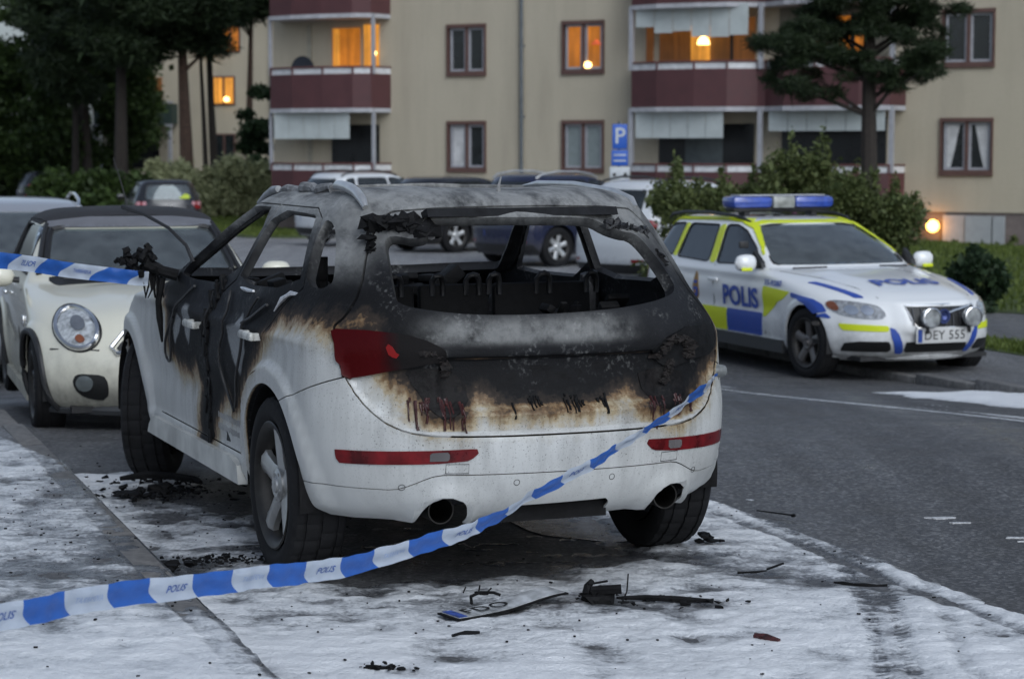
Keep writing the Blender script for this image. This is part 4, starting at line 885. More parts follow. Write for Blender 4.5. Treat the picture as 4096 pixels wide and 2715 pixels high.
    def melt(poly,off,seed,m,name='melted_plastic',amp=.03,step=.015,thick=.012,parent=T):
        V2,F2=grid2d(poly,step); P=np.array(wr.cast(V2[:,:2],'rear',off)); r=fbm(V2[:,0]*22,V2[:,1]*22,4,seed); P[:,1]-=amp*(r-.3)+.35*amp*(fbm(V2[:,0]*60,V2[:,1]*60,3,seed+7)-.5); P[:,0]+=.012*(fbm(V2[:,0]*30,V2[:,1]*30,2,seed+3)-.5)
        Nn=vnorm(P,F2)
        if Nn[:,1].mean()>0: F2=[f[::-1] for f in F2]
        S=solidify(P,F2,thick); return mk(name,S[0],S[1],m,parent,ang=50)
    FP=lambda uv,o:[tuple(p) for p in wr.cast(uv,'rear',o)]
    #melt([(-.54,.985),(-.50,.985),(-.46,.965),(-.43,.925),(-.44,.885),(-.455,.875),(-.465,.905),(-.50,.925),(-.55,.945)],.012,3,FIB)
    #melt([(.45,.93),(.47,.97),(.51,1.0),(.57,1.0),(.62,.965),(.61,.91),(.56,.90),(.51,.89),(.49,.85),(.475,.82),(.465,.87),(.445,.89)],.02,6,FIB,amp=.045)
    melt([(-.60,.90),(-.52,.91),(-.43,.90),(-.37,.85),(-.36,.78),(-.41,.74),(-.47,.71),(-.53,.77),(-.57,.84)],.001,9,mat('melted_purple_plastic',(.006,.005,.005),.6,var=.7,scale=40,bump=1,bscale=45,spec=.2),amp=.012,thick=.006)
    melt([(.36,.86),(.48,.88),(.58,.85),(.58,.77),(.50,.71),(.43,.73),(.38,.78)],.001,12,MATS['melted_purple_plastic'],amp=.012,thick=.006)
    melt([(-.25,.905),(-.1,.912),(.05,.905),(.21,.915),(.22,.86),(.20,.80),(.14,.788),(.06,.80),(-.02,.782),(-.12,.792),(-.2,.78),(-.26,.80),(-.245,.85)],-.002,15,CHAR,'plate_holder',amp=.007,thick=.003)
    # drips running from the melted plastic
    RED=mat('dark_red_drips',(.040,.009,.008),.4,var=.5,scale=30); k=0
    for (x0,x1,z0,zr,m,cnt) in ((-.60,-.39,.80,.12,RED,26),(.37,.62,.77,.10,RED,20),(-.255,.21,.795,.060,CHAR,34)):
        for q in range(cnt):
            xx=min(x1,max(x0,random.gauss(x0+(x1-x0)*random.choice((.12,.3,.36,.62,.7,.92)),.011))); zt=z0-random.uniform(0,.03); L=(.15+.85*random.random()**2)*zr; n=6
            uv=[(xx+.0012*math.sin(i*1.3+q),zt-L*i/(n-1)) for i in range(n)]
            pts=wr.cast(uv,'rear',.002); d=MB(); rr=random.uniform(.0022,.0062); d.tube(pts,[rr*(1.3-.55*i/(n-1)) for i in range(n-1)]+[rr*1.1],6); d.build('plastic_drip',m,T)
    # rear reflectors in the bumper
    REF=mat('dull_red_reflector',(.11,.004,.006),.3,var=.6,scale=14,spec=.35)
    for s in (-1,1):
        p=[(s*.835,.592),(s*.50,.602),(s*.345,.608),(s*.355,.588),(s*.385,.562),(s*.50,.551),(s*.825,.540)]
        V2,F2=wr.panel(p,'rear',.004,.03,.012); ro=mk('rear_reflector',V2,F2,REF,T)
        p=[(s*.46,.596),(s*.53,.593),(s*.53,.560),(s*.46,.562)]
        V2,F2=wr.panel(p,'rear',.006,.03,.004); mk('clear_lens',V2,F2,mat('grey_lens',(.11,.10,.10),.25,var=.2),ro)
        # tow-eye cover outline and parking sensors
        c=s*.43 if s<0 else .47
        m=MB()
        pts=[(c-.04,.478+.037),(c+.04,.482+.037),(c+.04,.535),(c-.04,.533)]
        pp=wr.cast([(c-.042,.512),(c+.042,.512),(c+.042,.548),(c-.042,.548),(c-.042,.512)],'rear',.0005); m.tube(pp,.0016,5); m.build('tow_cover_seam',BLACKP,bo)
        for cx,cz in ((s*.62,.455),(s*.2,.47)):
            m=MB(); pp=wr.cast([(cx+.0115*math.cos(a*math.pi/8),cz+.0115*math.sin(a*math.pi/8)) for a in range(17)],'rear',.0005); m.tube(pp,.0013,5); m.build('parking_sensor',BLACKP,so)
    # exhausts and centre valance
    STEEL=mat('sooty_exhaust_steel',(.035,.033,.031),.45,metal=.8,var=.4,scale=20)
    for c in (-.455,.505):
        m=MB(); m.lathe([(-.40,.050),(-.735,.052),(-.755,.053),(-.755,.048),(-.72,.045),(-.5,.043),(-.5,0)],28,'y',c=(c,0,.352)); m.build('exhaust_pipe',STEEL,T)
        m=MB(); m.box((c,-.52,.42),(.24,.3,.02)); m.build('exhaust_shroud',CHAR,T)
    m=MB(); m.prism([(-.9+.09,.30),(-.80,.385),(-.62,.42),(-.5,.40),(-.5,.30)],'x',-.24,.22); m.build('centre_valance',CHAR,T,smooth=False)
    m=MB(); m.tube([(-.35,-.50,.40),(.35,-.50,.40)],.075,14); m.build('silencer',CHARG,T)
    # roof rails: left one broken, right one whole
    def rail(pts,r,name,m,parent=T,flat=.75):
        d=MB(); d.tube(pts,r,10); return d.build(name,m,parent)
    def arc(x0,y0,z0,x1,y1,z1,h,n=14,p=.5): 
        return [(x0+(x1-x0)*t,y0+(y1-y0)*t,z0+(z1-z0)*t+h*(1-abs(2*t-1)**2.2)) for t in [i/(n-1) for i in range(n)]]
    pts=[(-.600,-.275,1.510),(-.602,-.24,1.540),(-.600,-.16,1.568),(-.596,-.06,1.583),(-.592,.05,1.591),(-.588,.13,1.592),(-.586,.17,1.588)]
    d=rail(pts,[.013,.019,.021,.022,.022,.021,.015],'roof_rail',SILVER); d['label']='broken end of the left roof rail, still silver'
    d=rail([(.585,-.29,1.500),(.588,-.24,1.532),(.59,-.05,1.562),(.60,.4,1.584),(.61,.85,1.580),(.61,1.1,1.548),(.60,1.2,1.512)],[.010,.014,.015,.015,.015,.015,.010],'roof_rail',SILVER); d['label']='long curved right roof rail'
    d=MB(); pts=[(-.585+.012*math.sin(i*2.1),.20+i*.085,1.573+.012*math.sin(i*1.7)-.0009*i*i*.3) for i in range(11)]
    d.tube(pts,[.012+.014*abs(math.sin(i*1.9+1)) for i in range(11)],8); d.build('melted_rail',ASHM,T)
    pts=[(-.60,1.02,1.56),(-.603,1.1,1.553),(-.61,1.2,1.525),(-.625,1.28,1.49)]; rail(pts,[.016,.02,.018,.01],'rail_foot',mat('pale_scaled_metal',(.33,.34,.35),.5,metal=.4,var=.3,scale=25),T)
    # sunroof frame and antenna stub
    d=MB(); q=[(.45*math.copysign(abs(math.cos(a))**.35,math.cos(a)),.41+.49*math.copysign(abs(math.sin(a))**.35,math.sin(a))) for a in [i*2*math.pi/60 for i in range(61)]]
    d.tube([(a,b,1.574-.05*(a/.6)**2-.02*((b-.5)/.6)**2+.012*max(0,math.sin(a*5+1))*(b>.6)) for a,b in q],.011,6); d.build('sunroof_frame',mat('rusty_frame',(.10,.095,.085),.6,metal=.4,var=.5,scale=30),T)
    d=MB(); d.tube([(-.04,-.30,1.555),(-.035,-.30,1.60),(-.025,-.30,1.635)],[.012,.006,.002],6)
    for i in range(12): a=random.uniform(0,6.3); r=random.uniform(.02,.08); d.box((-.04+r*math.cos(a),-.32+.6*r*math.sin(a),1.562),(random.uniform(.01,.04),random.uniform(.01,.03),.006))
    d.build('antenna_stub',ASHM,T)
    # hatch frame strip and hanging char at the window corners
    def rag(pts2,seed,m,n=26,size=.03,name='charred_rag'):
        d=MB(); r=random.Random(seed)
        for i in range(n):
            t=r.random()*(len(pts2)-1); k=int(t); f=t-k; p=[pts2[k][j]*(1-f)+pts2[min(k+1,len(pts2)-1)][j]*f for j in range(3)]
            s=size*r.uniform(.5,1.3); bm=bmesh.new(); bmesh.ops.create_icosphere(bm,subdivisions=1,radius=s)
            sc=Vector((r.uniform(.6,1.9),r.uniform(.5,1.2),r.uniform(.35,1.0)))
            for v in bm.verts: v.co=Vector((v.co.x*sc.x,v.co.y*sc.y,v.co.z*sc.z))*r.uniform(.65,1.3)+Vector((p[0]+r.uniform(-1,1)*size*.8,p[1]+r.uniform(-1,1)*size*.5,p[2]+r.uniform(-1,1)*size*.7))
            bm.verts.index_update(); d.add([v.co for v in bm.verts],[[v.index for v in f.verts] for f in bm.faces]); bm.free()
        return d.build(name,m,T,ang=20)
    rag(FP([(-.53,.965),(-.49,.965),(-.455,.94),(-.44,.90),(-.45,.87)],.010),21,FIB,60,.013,'melted_fibre'); rag(FP([(.455,.92),(.475,.965),(.52,.99),(.575,.985),(.605,.945),(.59,.915)],.018),22,FIB,80,.016,'melted_fibre'); rag(FP([(.50,.90),(.49,.86),(.475,.815)],.014),23,FIB,30,.011,'melted_fibre')
    rag([(-.61,-.36,1.44),(-.55,-.43,1.455),(-.47,-.47,1.445),(-.41,-.49,1.415)],1,CHAR,46,.028)
    rag([(-.63,-.40,1.40),(-.61,-.44,1.33)],2,CHAR,14,.018)
    rag([(-.43,-.50,1.44),(-.40,-.50,1.405)],3,ASHM,10,.012,'ash_flakes')
    rag([(.36,-.52,1.44),(.46,-.48,1.42),(.56,-.42,1.40)],4,CHARG,22,.022)
    rag([(.58,-.50,1.33),(.61,-.53,1.26)],5,CHAR,10,.014)
    d=MB(); d.prism([(-.52,1.478),(-.44,1.472),(-.43,1.492),(-.50,1.51)],'x',-.42,.40); d.build('hatch_header',mat('blackened_header',(.010,.0105,.012),.6,var=.6,scale=18,bump=.6,spec=.15),tgo,smooth=False)
    # molten metal runs on the rear door, wires, melted mirror
    ws_=Wrap(np.asarray(SIDEV[0]) if False else V,F)
    allV=[np.array([v.co for v in o.data.vertices]) for o,s,n in doors if s<0]; allF=[[tuple(p.vertices) for p in o.data.polygons] for o,s,n in doors if s<0]
    off=0; VV=[];FF=[]
    for v,f in zip(allV+[V],allF+[list(F)]): VV.append(v); FF+=[tuple(i+off for i in q) for q in f]; off+=len(v)
    ws_=Wrap(np.concatenate(VV),FF)
    def run(uv,r,name,m,off=.008,n=6): d=MB(); d.tube(ws_.cast(uv,'left',off),r,n); return d.build(name,m,T)
    ALU=mat('molten_aluminium',(.62,.63,.65),.4,metal=.6,var=.3,scale=40,bump=.8,bscale=60)
    run([(-.125,1.165),(-.09,1.158),(-.06,1.145),(-.03,1.13),(-.01,1.105),(.01,1.08)],[.006,.011,.008,.012,.006,.003],'molten_metal',ALU)
    run([(.36,1.140),(.44,1.138),(.52,1.14),(.58,1.142)],[.006,.009,.009,.004],'molten_metal',ALU)
    pass
    for uv in ([(.72,1.12),(.70,1.05),(.72,.95),(.80,.86),(.78,.78),(.70,.66),(.62,.60)],[(.25,1.12),(.34,1.06),(.40,.95),(.42,.86),(.52,.73),(.60,.62)],[(.10,1.10),(.22,1.06),(.30,1.03),(.40,1.0)],
               [(1.38,1.10),(1.50,1.06),(1.62,1.0),(1.74,.93),(1.83,.86),(1.90,.78),(1.91,.72),(1.84,.70),(1.77,.76),(1.78,.86),(1.72,.93)],[(1.0,1.10),(1.02,1.0),(1.08,.9)]):
        run(chaikin_open(uv),.0065,'hanging_cable',BLACKP,.012)
    # burnt mass filling the gap between the doors
    uv=[(.92,1.13),(.98,1.06),(1.06,.98),(1.09,.88),(1.10,.76),(1.12,.64),(1.10,.54),(1.08,.46),(1.07,.38)]; d=MB()
    base=ws_.cast(uv,'left',.0); r=random.Random(5)
    for i in range(90):
        t=r.random()*(len(base)-1); k=int(t); f=t-k; p=[base[k][j]*(1-f)+base[k+1][j]*f for j in range(3)]
        d.box((p[0]+r.uniform(-.004,.012),p[1]+r.uniform(-.045,.045)*(1.2 if t<4 else .8),p[2]+r.uniform(-.03,.03)),(r.uniform(.01,.03),r.uniform(.015,.05),r.uniform(.02,.09)),Matrix.Rotation(r.uniform(-.5,.5),3,'X'),bev=.004)
    d.build('charred_seal',CHAR,T)
    # mirror remains
    d=MB(); r=random.Random(9)
    d.tube([(-.90,1.78,1.13),(-.97,1.80,1.15),(-1.05,1.82,1.19)],[.03,.028,.035],8)
    for i in range(40):
        a=r.uniform(0,6.28); rr=r.uniform(.02,.11); p=(-1.09+r.uniform(-.09,.09),1.83+r.uniform(-.05,.05),1.20+r.uniform(-.055,.055))
        d.tube([(p[0],p[1],p[2]),(p[0]+r.uniform(-.03,.03),p[1]+r.uniform(-.02,.02),p[2]+r.uniform(-.035,.035))],[r.uniform(.012,.026),r.uniform(.006,.018)],6)
    for i in range(7):
        xx=-1.06+.015*i; d.tube([(xx,1.83,1.17),(xx+.01*math.sin(i),1.82,1.10-.02*i%.05),(xx+.012*math.cos(i*2),1.83,1.02)],[.007,.006,.003],5)
    d.tube([(-.97,1.82,1.12),(-.985,1.84,1.0),(-.975,1.86,.92),(-.965,1.86,.80)],[.02,.015,.018,.006],6)
    mo=d.build('melted_mirror',CHAR,T,ang=25)
    d=MB(); d.tube([(-.86,1.62,1.20),(-.88,1.68,1.28),(-.94,1.79,1.36),(-1.02,1.95,1.42),(-1.10,2.10,1.455)],[.011,.009,.008,.009,.012],7); d.build('bent_strip',BLACKP,T)
    # cabin: seat frames, headrest hoops, dashboard wreck, pillars inside
    def seat(x0,x1,yb,zt,zb=.45,lean=.08,hoops=2):
        d=MB(); w=(x1-x0); cx=(x0+x1)/2
        d.box((cx,yb,(zt+zb)/2),(w,.05,zt-zb),Matrix.Rotation(-lean,3,'X'),bev=.02); d.box((cx,yb+.28,zb-.02),(w,.50,.12),bev=.03)
        so_=d.build('seat',CHAR,T)
        for i in range(hoops):
            hx=cx+(i-(hoops-1)/2)*min(.26,w*.5); h=MB(); rr=.03 if i%2 else .024
            h.tube([(hx-rr,yb,zt-.05),(hx-rr,yb,zt+.012),(hx-rr*.6,yb-.01,zt+.034),(hx,yb-.012,zt+.040),(hx+rr*.6,yb-.01,zt+.034),(hx+rr,yb,zt+.012),(hx+rr,yb,zt-.05)],.013,7); h.build('headrest_hoop',CHARG,so_)
    for a,c,h in ((-.62,-.24,2),(-.22,.10,2),(.12,.58,3)): seat(a,c,.16,1.165,hoops=h)
    for a,c in ((-.60,-.12),(.12,.60)): seat(a,c,1.05,1.02)
    d=MB(); r=random.Random(3)
    for i in range(70): d.box((r.uniform(-.65,.65),1.78+r.uniform(-.2,.2),.97+r.uniform(-.12,.13)),(r.uniform(.03,.16),r.uniform(.03,.12),r.uniform(.02,.10)),Matrix.Rotation(r.uniform(-1,1),3,'XYZ'[i%3]),bev=.008)
    d.build('burnt_dashboard',CHAR,T)
    d=MB(); d.tube([(-.35+.19*math.cos(a*math.pi/12),1.38+.06*math.sin(a*math.pi/12),.93+.18*math.sin(a*math.pi/12)) for a in range(25)],.011,6); d.tube([(-.35,1.38,1.02),(-.35,1.6,.95)],.03,8); d.build('steering_wheel',CHARG,T)
    for i in range(26):
        pass
    d=MB()
    for i in range(60): d.box((r.uniform(.2,.66),r.uniform(-.55,.0),r.uniform(.85,1.10)),(r.uniform(.02,.10),r.uniform(.02,.10),r.uniform(.01,.06)),Matrix.Rotation(r.uniform(-1,1),3,'XYZ'[i%3]),bev=.006)
    for i in range(50): d.box((r.uniform(-.66,.66),r.uniform(-.5,.05),r.uniform(.74,.90)),(r.uniform(.03,.18),r.uniform(.03,.14),r.uniform(.01,.06)),Matrix.Rotation(r.uniform(-1,1),3,'XYZ'[i%3]),bev=.006)
    d.build('burnt_boot_load',CHAR,T)
    for s in (-1,1):
        d=MB(); d.tube([(s*.86,.76,.45),(s*.83,.75,1.08),(s*.80,.74,1.16)],[.06,.05,.02],8); d.build('inner_pillar',CHARG,T)
    d=MB()
    d.box((-.70,.02,1.245),(.05,.07,.10),bev=.02); d.tube([(-.70,.02,1.15),(-.70,.02,1.3)],.03,8); d.build('seat_belt_reel',CHAR,T)
    # wheels, front pair turned
    for s in (-1,1):
        wheel(T,(s*.815,0,.367),.367,.253,.235,s,spokes=5)
        wheel(T,(s*.80,2.807,.367),.367,.253,.235,s,steer=-.42,spokes=5)
    # charred foam-rubber remains on the right side lamp socket
    d=MB(); p=wr.cast([(.73,.80)],'rear',.03)[0]
    d.lathe([(-.02,.02),(.02,.028),(.05,.022),(.06,0)],12,'x',c=(.80,-.60,.83)); d.tube([(.76,-.60,.83),(.82,-.60,.80)],.012,6); d.build('hanging_lamp_socket',mat('clouded_socket',(.16,.17,.17),.4,var=.4,scale=30),T)
    # faint company lettering on the rear door
    for r_ in range(2):
        d=MB(); rq=random.Random(31+r_)
        for k in range(17): p=ws_.cast([(.92-.023*k,.555-.05*r_-.004*rq.random())],'left',.0015)[0]; d.box(p,(.002,.007+.006*rq.random(),.022+.008*rq.random()))
        d.build('faded_print',mat('faded_print',(.30,.31,.32),.6,var=.3),bpy.data.objects['rear_door'] if 'rear_door' in bpy.data.objects else T,smooth=False)
    return T
build_suv()
# ================================================================ other cars
def glassm(name,tint,ior=1.6,sky_veil=.0):
    b=NB(name); n=b.noise(7,4); gl=b.n('ShaderNodeBsdfGlossy',{'Color':(.9,.95,1,1),'Roughness':.03}); tr=b.n('ShaderNodeBsdfTransparent',{'Color':(*tint,1)}); df=b.n('ShaderNodeBsdfDiffuse',{'Color':(.32,.36,.37,1)})
    m1=b.n('ShaderNodeMixShader',{0:b.math('MULTIPLY',b.ramp(n,[(.25,.4),(.75,1.)]),sky_veil)}); b.l(tr.outputs[0],m1.inputs[1]); b.l(df.outputs[0],m1.inputs[2])  # diffuse veil paints pale sky reflection into the glass
    fr=b.n('ShaderNodeFresnel',{'IOR':ior}); m2=b.n('ShaderNodeMixShader',{0:fr.outputs[0]}); b.l(m1.outputs[0],m2.inputs[1]); b.l(gl.outputs[0],m2.inputs[2]); b.l(m2.outputs[0],b.out.inputs['Surface']); MATS[name]=b.m; return b.m
CGLASS=glassm('tinted_car_glass',(.40,.44,.43),1.6,.10); CGLASSL=glassm('sky_pale_windscreen',(.55,.60,.58),1.75,.30); TRIMB=mat('window_rubber',(.010,.010,.011),.6)
FABRIC=mat('dark_seat_fabric',(.022,.022,.024),.85,var=.3,scale=30)
REDL=mat('red_tail_lamp',(.20,.008,.010),.15,coat=.4); CLEARL=mat('clear_lamp_glass',(.35,.36,.37),.12,metal=.3,var=.5,scale=30,coat=.6); CHROME=mat('chrome_trim',(.75,.75,.76),.12,metal=1.0,var=.1)
ORANGE=mat('amber_lamp',(.20,.065,.03),.3); PLATEM=mat('number_plate_white',(.55,.55,.54),.4,var=.05); EUBLUE=mat('plate_blue_band',(.02,.06,.28),.4,var=.1); BLK=mat('black_lettering',(.012,.012,.012),.5)
def car_body(T,keys,paint,arches,tap=None,sub=5,ns=70,t=.02,sculpt=None,holes=(),ym=.6):
    V,F=loft(keys,sub,22,ns,22,taper=tap)
    if sculpt is not None: V=sculpt(V,vnorm(V,F))
    wr=Wrap(V,F)
    for yc,zc,r in arches: V,F=msplit(V,F,np.where(np.abs(V[:,0])>.5,np.hypot(V[:,1]-yc,V[:,2]-zc)-r,.5),1)
    for poly,side in holes:
        P=roundp(poly,.05)
        if side=='side': d=np.where(np.abs(V[:,0])>.42,polysd(V[:,1:],P),.5)
        else: d=np.where((V[:,1]>ym) if side=='front' else (V[:,1]<ym),polysd(V[:,[0,2]],P),.5)
        V,F=msplit(V,F,d,1)
    S=solidify(V,F,t); mk('body',S[0],S[1],paint,T,ang=40)
    w=max(k[3] for k in keys); 
    m=MB(); z0=keys[0][0]; m.box((0,(keys[2][1]+keys[2][2])/2,z0+.03),(w*1.5,(keys[2][2]-keys[2][1])*.9,.04)); m.build('underside',BLACKP,T)
    for yc,zc,r in arches:
        for s in (-1,1): m=MB(); m.lathe([(s*w*.55,.05),(s*w*.55,r-.004),(s*(w-.045),r-.002)],28,c=(0,yc,zc),zmin=zc-.12); m.build('wheel_arch_liner',DARKIN,T)
    return wr
def pan(T,wr,name,poly,side,m,off=.004,step=.06,th=.008,sm=1,parent=None):
    V,F=wr.panel(poly,side,off,step,th,sm); return mk(name,V,F,m,parent or T,ang=35)
def glaze(T,wr,name,poly,side,m,sr=.009):
    """a pane set into its opening, with a rubber seal round it"""
    P=np.asarray(poly,float); c=P.mean(0); o=pan(T,wr,name,(P-c)*1.015+c,side,m,off=-.006,th=.004,sm=1)
    q=roundp(poly,.05); q=np.vstack([q,q[:1]]); d=MB(); d.tube(wr.cast(q,side,.001),sr,5,caps=False); d.build('window_seal',TRIMB,o); return o
def cabin(T,w,zb,yf=.72,yr=-.08,ydash=1.72,front=.55):
    d=MB(); d.box((0,(yr+ydash)/2,.36),(w*1.6,ydash-yr+.9,.06)); d.build('cabin_floor',DARKIN,T)
    def st(x,y,ww):
        d=MB(); d.box((x,y+.25,.52),(ww,.52,.16),bev=.05); d.box((x,y-.06,.80),(ww*.96,.15,.62),Matrix.Rotation(.22,3,'X'),bev=.06); so=d.build('seat',FABRIC,T)
        for hx in ([0] if ww<.7 else [-.38,0,.38]): h=MB(); h.box((x+hx,y-.15,zb+.13),(.25,.10,.17),bev=.045); h.tube([(x+hx-.05,y-.13,zb-.02),(x+hx-.05,y-.14,zb+.08)],.01,5); h.tube([(x+hx+.05,y-.13,zb-.02),(x+hx+.05,y-.14,zb+.08)],.01,5); h.build('headrest',FABRIC,so)
    st(-.38,yf,.5); st(.38,yf,.5); st(0,yr,1.2)
    d=MB(); d.box((0,ydash,zb-.13),(w*1.55,.42,.22),bev=.06); d.build('dashboard',DARKIN,T)
    d=MB(); d.tube([(-.37+.18*math.cos(a*math.pi/10),ydash-.33+.05*math.sin(a*math.pi/10),zb-.08+.17*math.sin(a*math.pi/10)) for a in range(21)],.014,6,caps=False); d.build('steering_wheel',DARKIN,T)
    d=MB(); d.box((0,ydash-.42,zb+.27),(.22,.03,.06),bev=.012); d.build('rear_view_mirror',DARKIN,T)
def glaze2(T,wr,name,poly,m): return [glaze(T,wr,name,poly,'right',m),glaze(T,wr,name,poly,'left',m)]
def pan2(T,wr,name,poly,m,**k):
    """the same panel on the left and on the right flank"""
    return [pan(T,wr,name,poly,'right',m,**k),pan(T,wr,name,poly,'left',m,**k)]
def lettering(T,wr,s,side,u,v,size,m,name='lettering',off=.014,bold=.025,flip=(1,1),stretch=1.0,shear=0):
    V,F=text2d(s,size,bold,shear); uv=np.stack([u+V[:,0]*flip[0]*stretch,v+V[:,1]*flip[1]],1); P=wr.cast(uv,side,off); return mk(name,P,F,m,T,smooth=False)
def plate(T,loc,rz,text,w=.52,tilt=0,name='number_plate',blank=False):
    d=MB(); d.box((0,0,0),(w+.03,.012,.14),bev=.004); o=d.build(name,PLATEM,T); o.location=loc; o.rotation_euler=(tilt,0,rz)
    b=MB(); b.box((-w/2+.025,-.0075,0),(.045,.004,.118)); b.build('blue_band',EUBLUE,o)
    if text:
        V,F=text2d(text,.118,.004,0,1.05); mk('plate_lettering',[(a+.03,-.0085,b_) for a,b_ in V],F,BLK,o,smooth=False)
    return o
def mirror(T,s,p,m,size=(.20,.10,.14)):
    d=MB(); d.tube([(s*(p[0]-.12),p[1],p[2]-.03),(s*p[0],p[1],p[2]-.02)],.022,8); d.build('mirror_arm',BLACKP,T)
    V=[];n=10;mm=14; F=[]
    for i in range(n+1):
        t=-1+2*i/n; r=(1-abs(t)**3.2)**.5
        for j in range(mm):
            a=2*math.pi*j/mm; V.append((s*(p[0]+.02)+t*size[0]/2,p[1]+math.cos(a)*r*size[1]/2+.02*(1-abs(t)),p[2]+math.sin(a)*r*size[2]/2))
    for i in range(n):
        for j in range(mm): F.append((i*mm+j,i*mm+(j+1)%mm,(i+1)*mm+(j+1)%mm,(i+1)*mm+j))
    return mk('wing_mirror',V,F,m,T,ang=60)
def four_wheels(T,wb,tr,R,rim,wd,steer=0,spokes=5,rimmat=None,sty='star'):
    for s in (-1,1):
        wheel(T,(s*tr,0,R),R,rim,wd,s,spokes=spokes,tread=False,rimmat=rimmat,sty=sty); wheel(T,(s*tr,wb,R),R,rim,wd,s,steer=steer,spokes=spokes,tread=False,rimmat=rimmat,sty=sty)
def paintm(name,c,rough=.26,metal=0,coat=.7):
    b=NB(name); z=b.n('ShaderNodeSeparateXYZ',{'Vector':b.co()}).outputs[2]; n=b.noise(9,5,.65); sp=b.noise(1,5,.6,vec=b.mapping((12,12,3)))
    d=b.math('MULTIPLY',b.ramp(b.math('ADD',b.mapr(z,.75,.22),b.math('MULTIPLY',b.math('SUBTRACT',n,.5),.9)),[(.35,0),(1,.75)]),b.ramp(sp,[(.25,.5),(.7,1)]))
    b.set(Base_Color=b.mix(d,b.mix(b.noise(2),tuple(x*.95 for x in c),c),(.10,.095,.085)),Roughness=b.mapr(d,0,.7,rough,.7),Metallic=metal); b.l(b.mapr(d,0,.5,coat,0),b.b.inputs['Coat Weight']); b.b.inputs['Coat Roughness'].default_value=.05; MATS[name]=b.m; return b.m
# ---------------------------------------------------------------- police estate
V70=[(.20,-.95,3.50,.80,.5,2.4,.7,2.4),(.27,-1.03,3.62,.86,.5,2.4,.75,2.4),(.40,-1.08,3.72,.895,.5,2.4,.8,2.4),(.52,-1.09,3.735,.91,.5,2.4,.85,2.3),(.64,-1.085,3.71,.918,.5,2.4,.9,2.3),(.73,-1.08,3.66,.92,.5,2.4,.95,2.3),(.80,-1.07,3.52,.915,.5,2.4,.95,2.3),(.86,-1.06,3.25,.905,.5,2.4,.9,2.4),(.915,-1.05,2.88,.892,.5,2.4,.8,2.5),(.96,-1.035,2.45,.88,.48,2.4,.6,2.5),(1.0,-1.02,2.12,.868,.46,2.4,.45,2.5),
(1.05,-.99,2.027,.845,.45,2.4,.4,2.5),(1.16,-.91,1.86,.79,.43,2.4,.38,2.5),(1.28,-.82,1.59,.735,.42,2.4,.36,2.5),(1.37,-.74,1.38,.685,.40,2.4,.34,2.5),(1.42,-.67,1.24,.63,.38,2.4,.34,2.5),(1.455,-.55,1.06,.52,.36,2.4,.32,2.5),(1.475,-.2,.69,.25,.3,2.4,.3,2.4)]
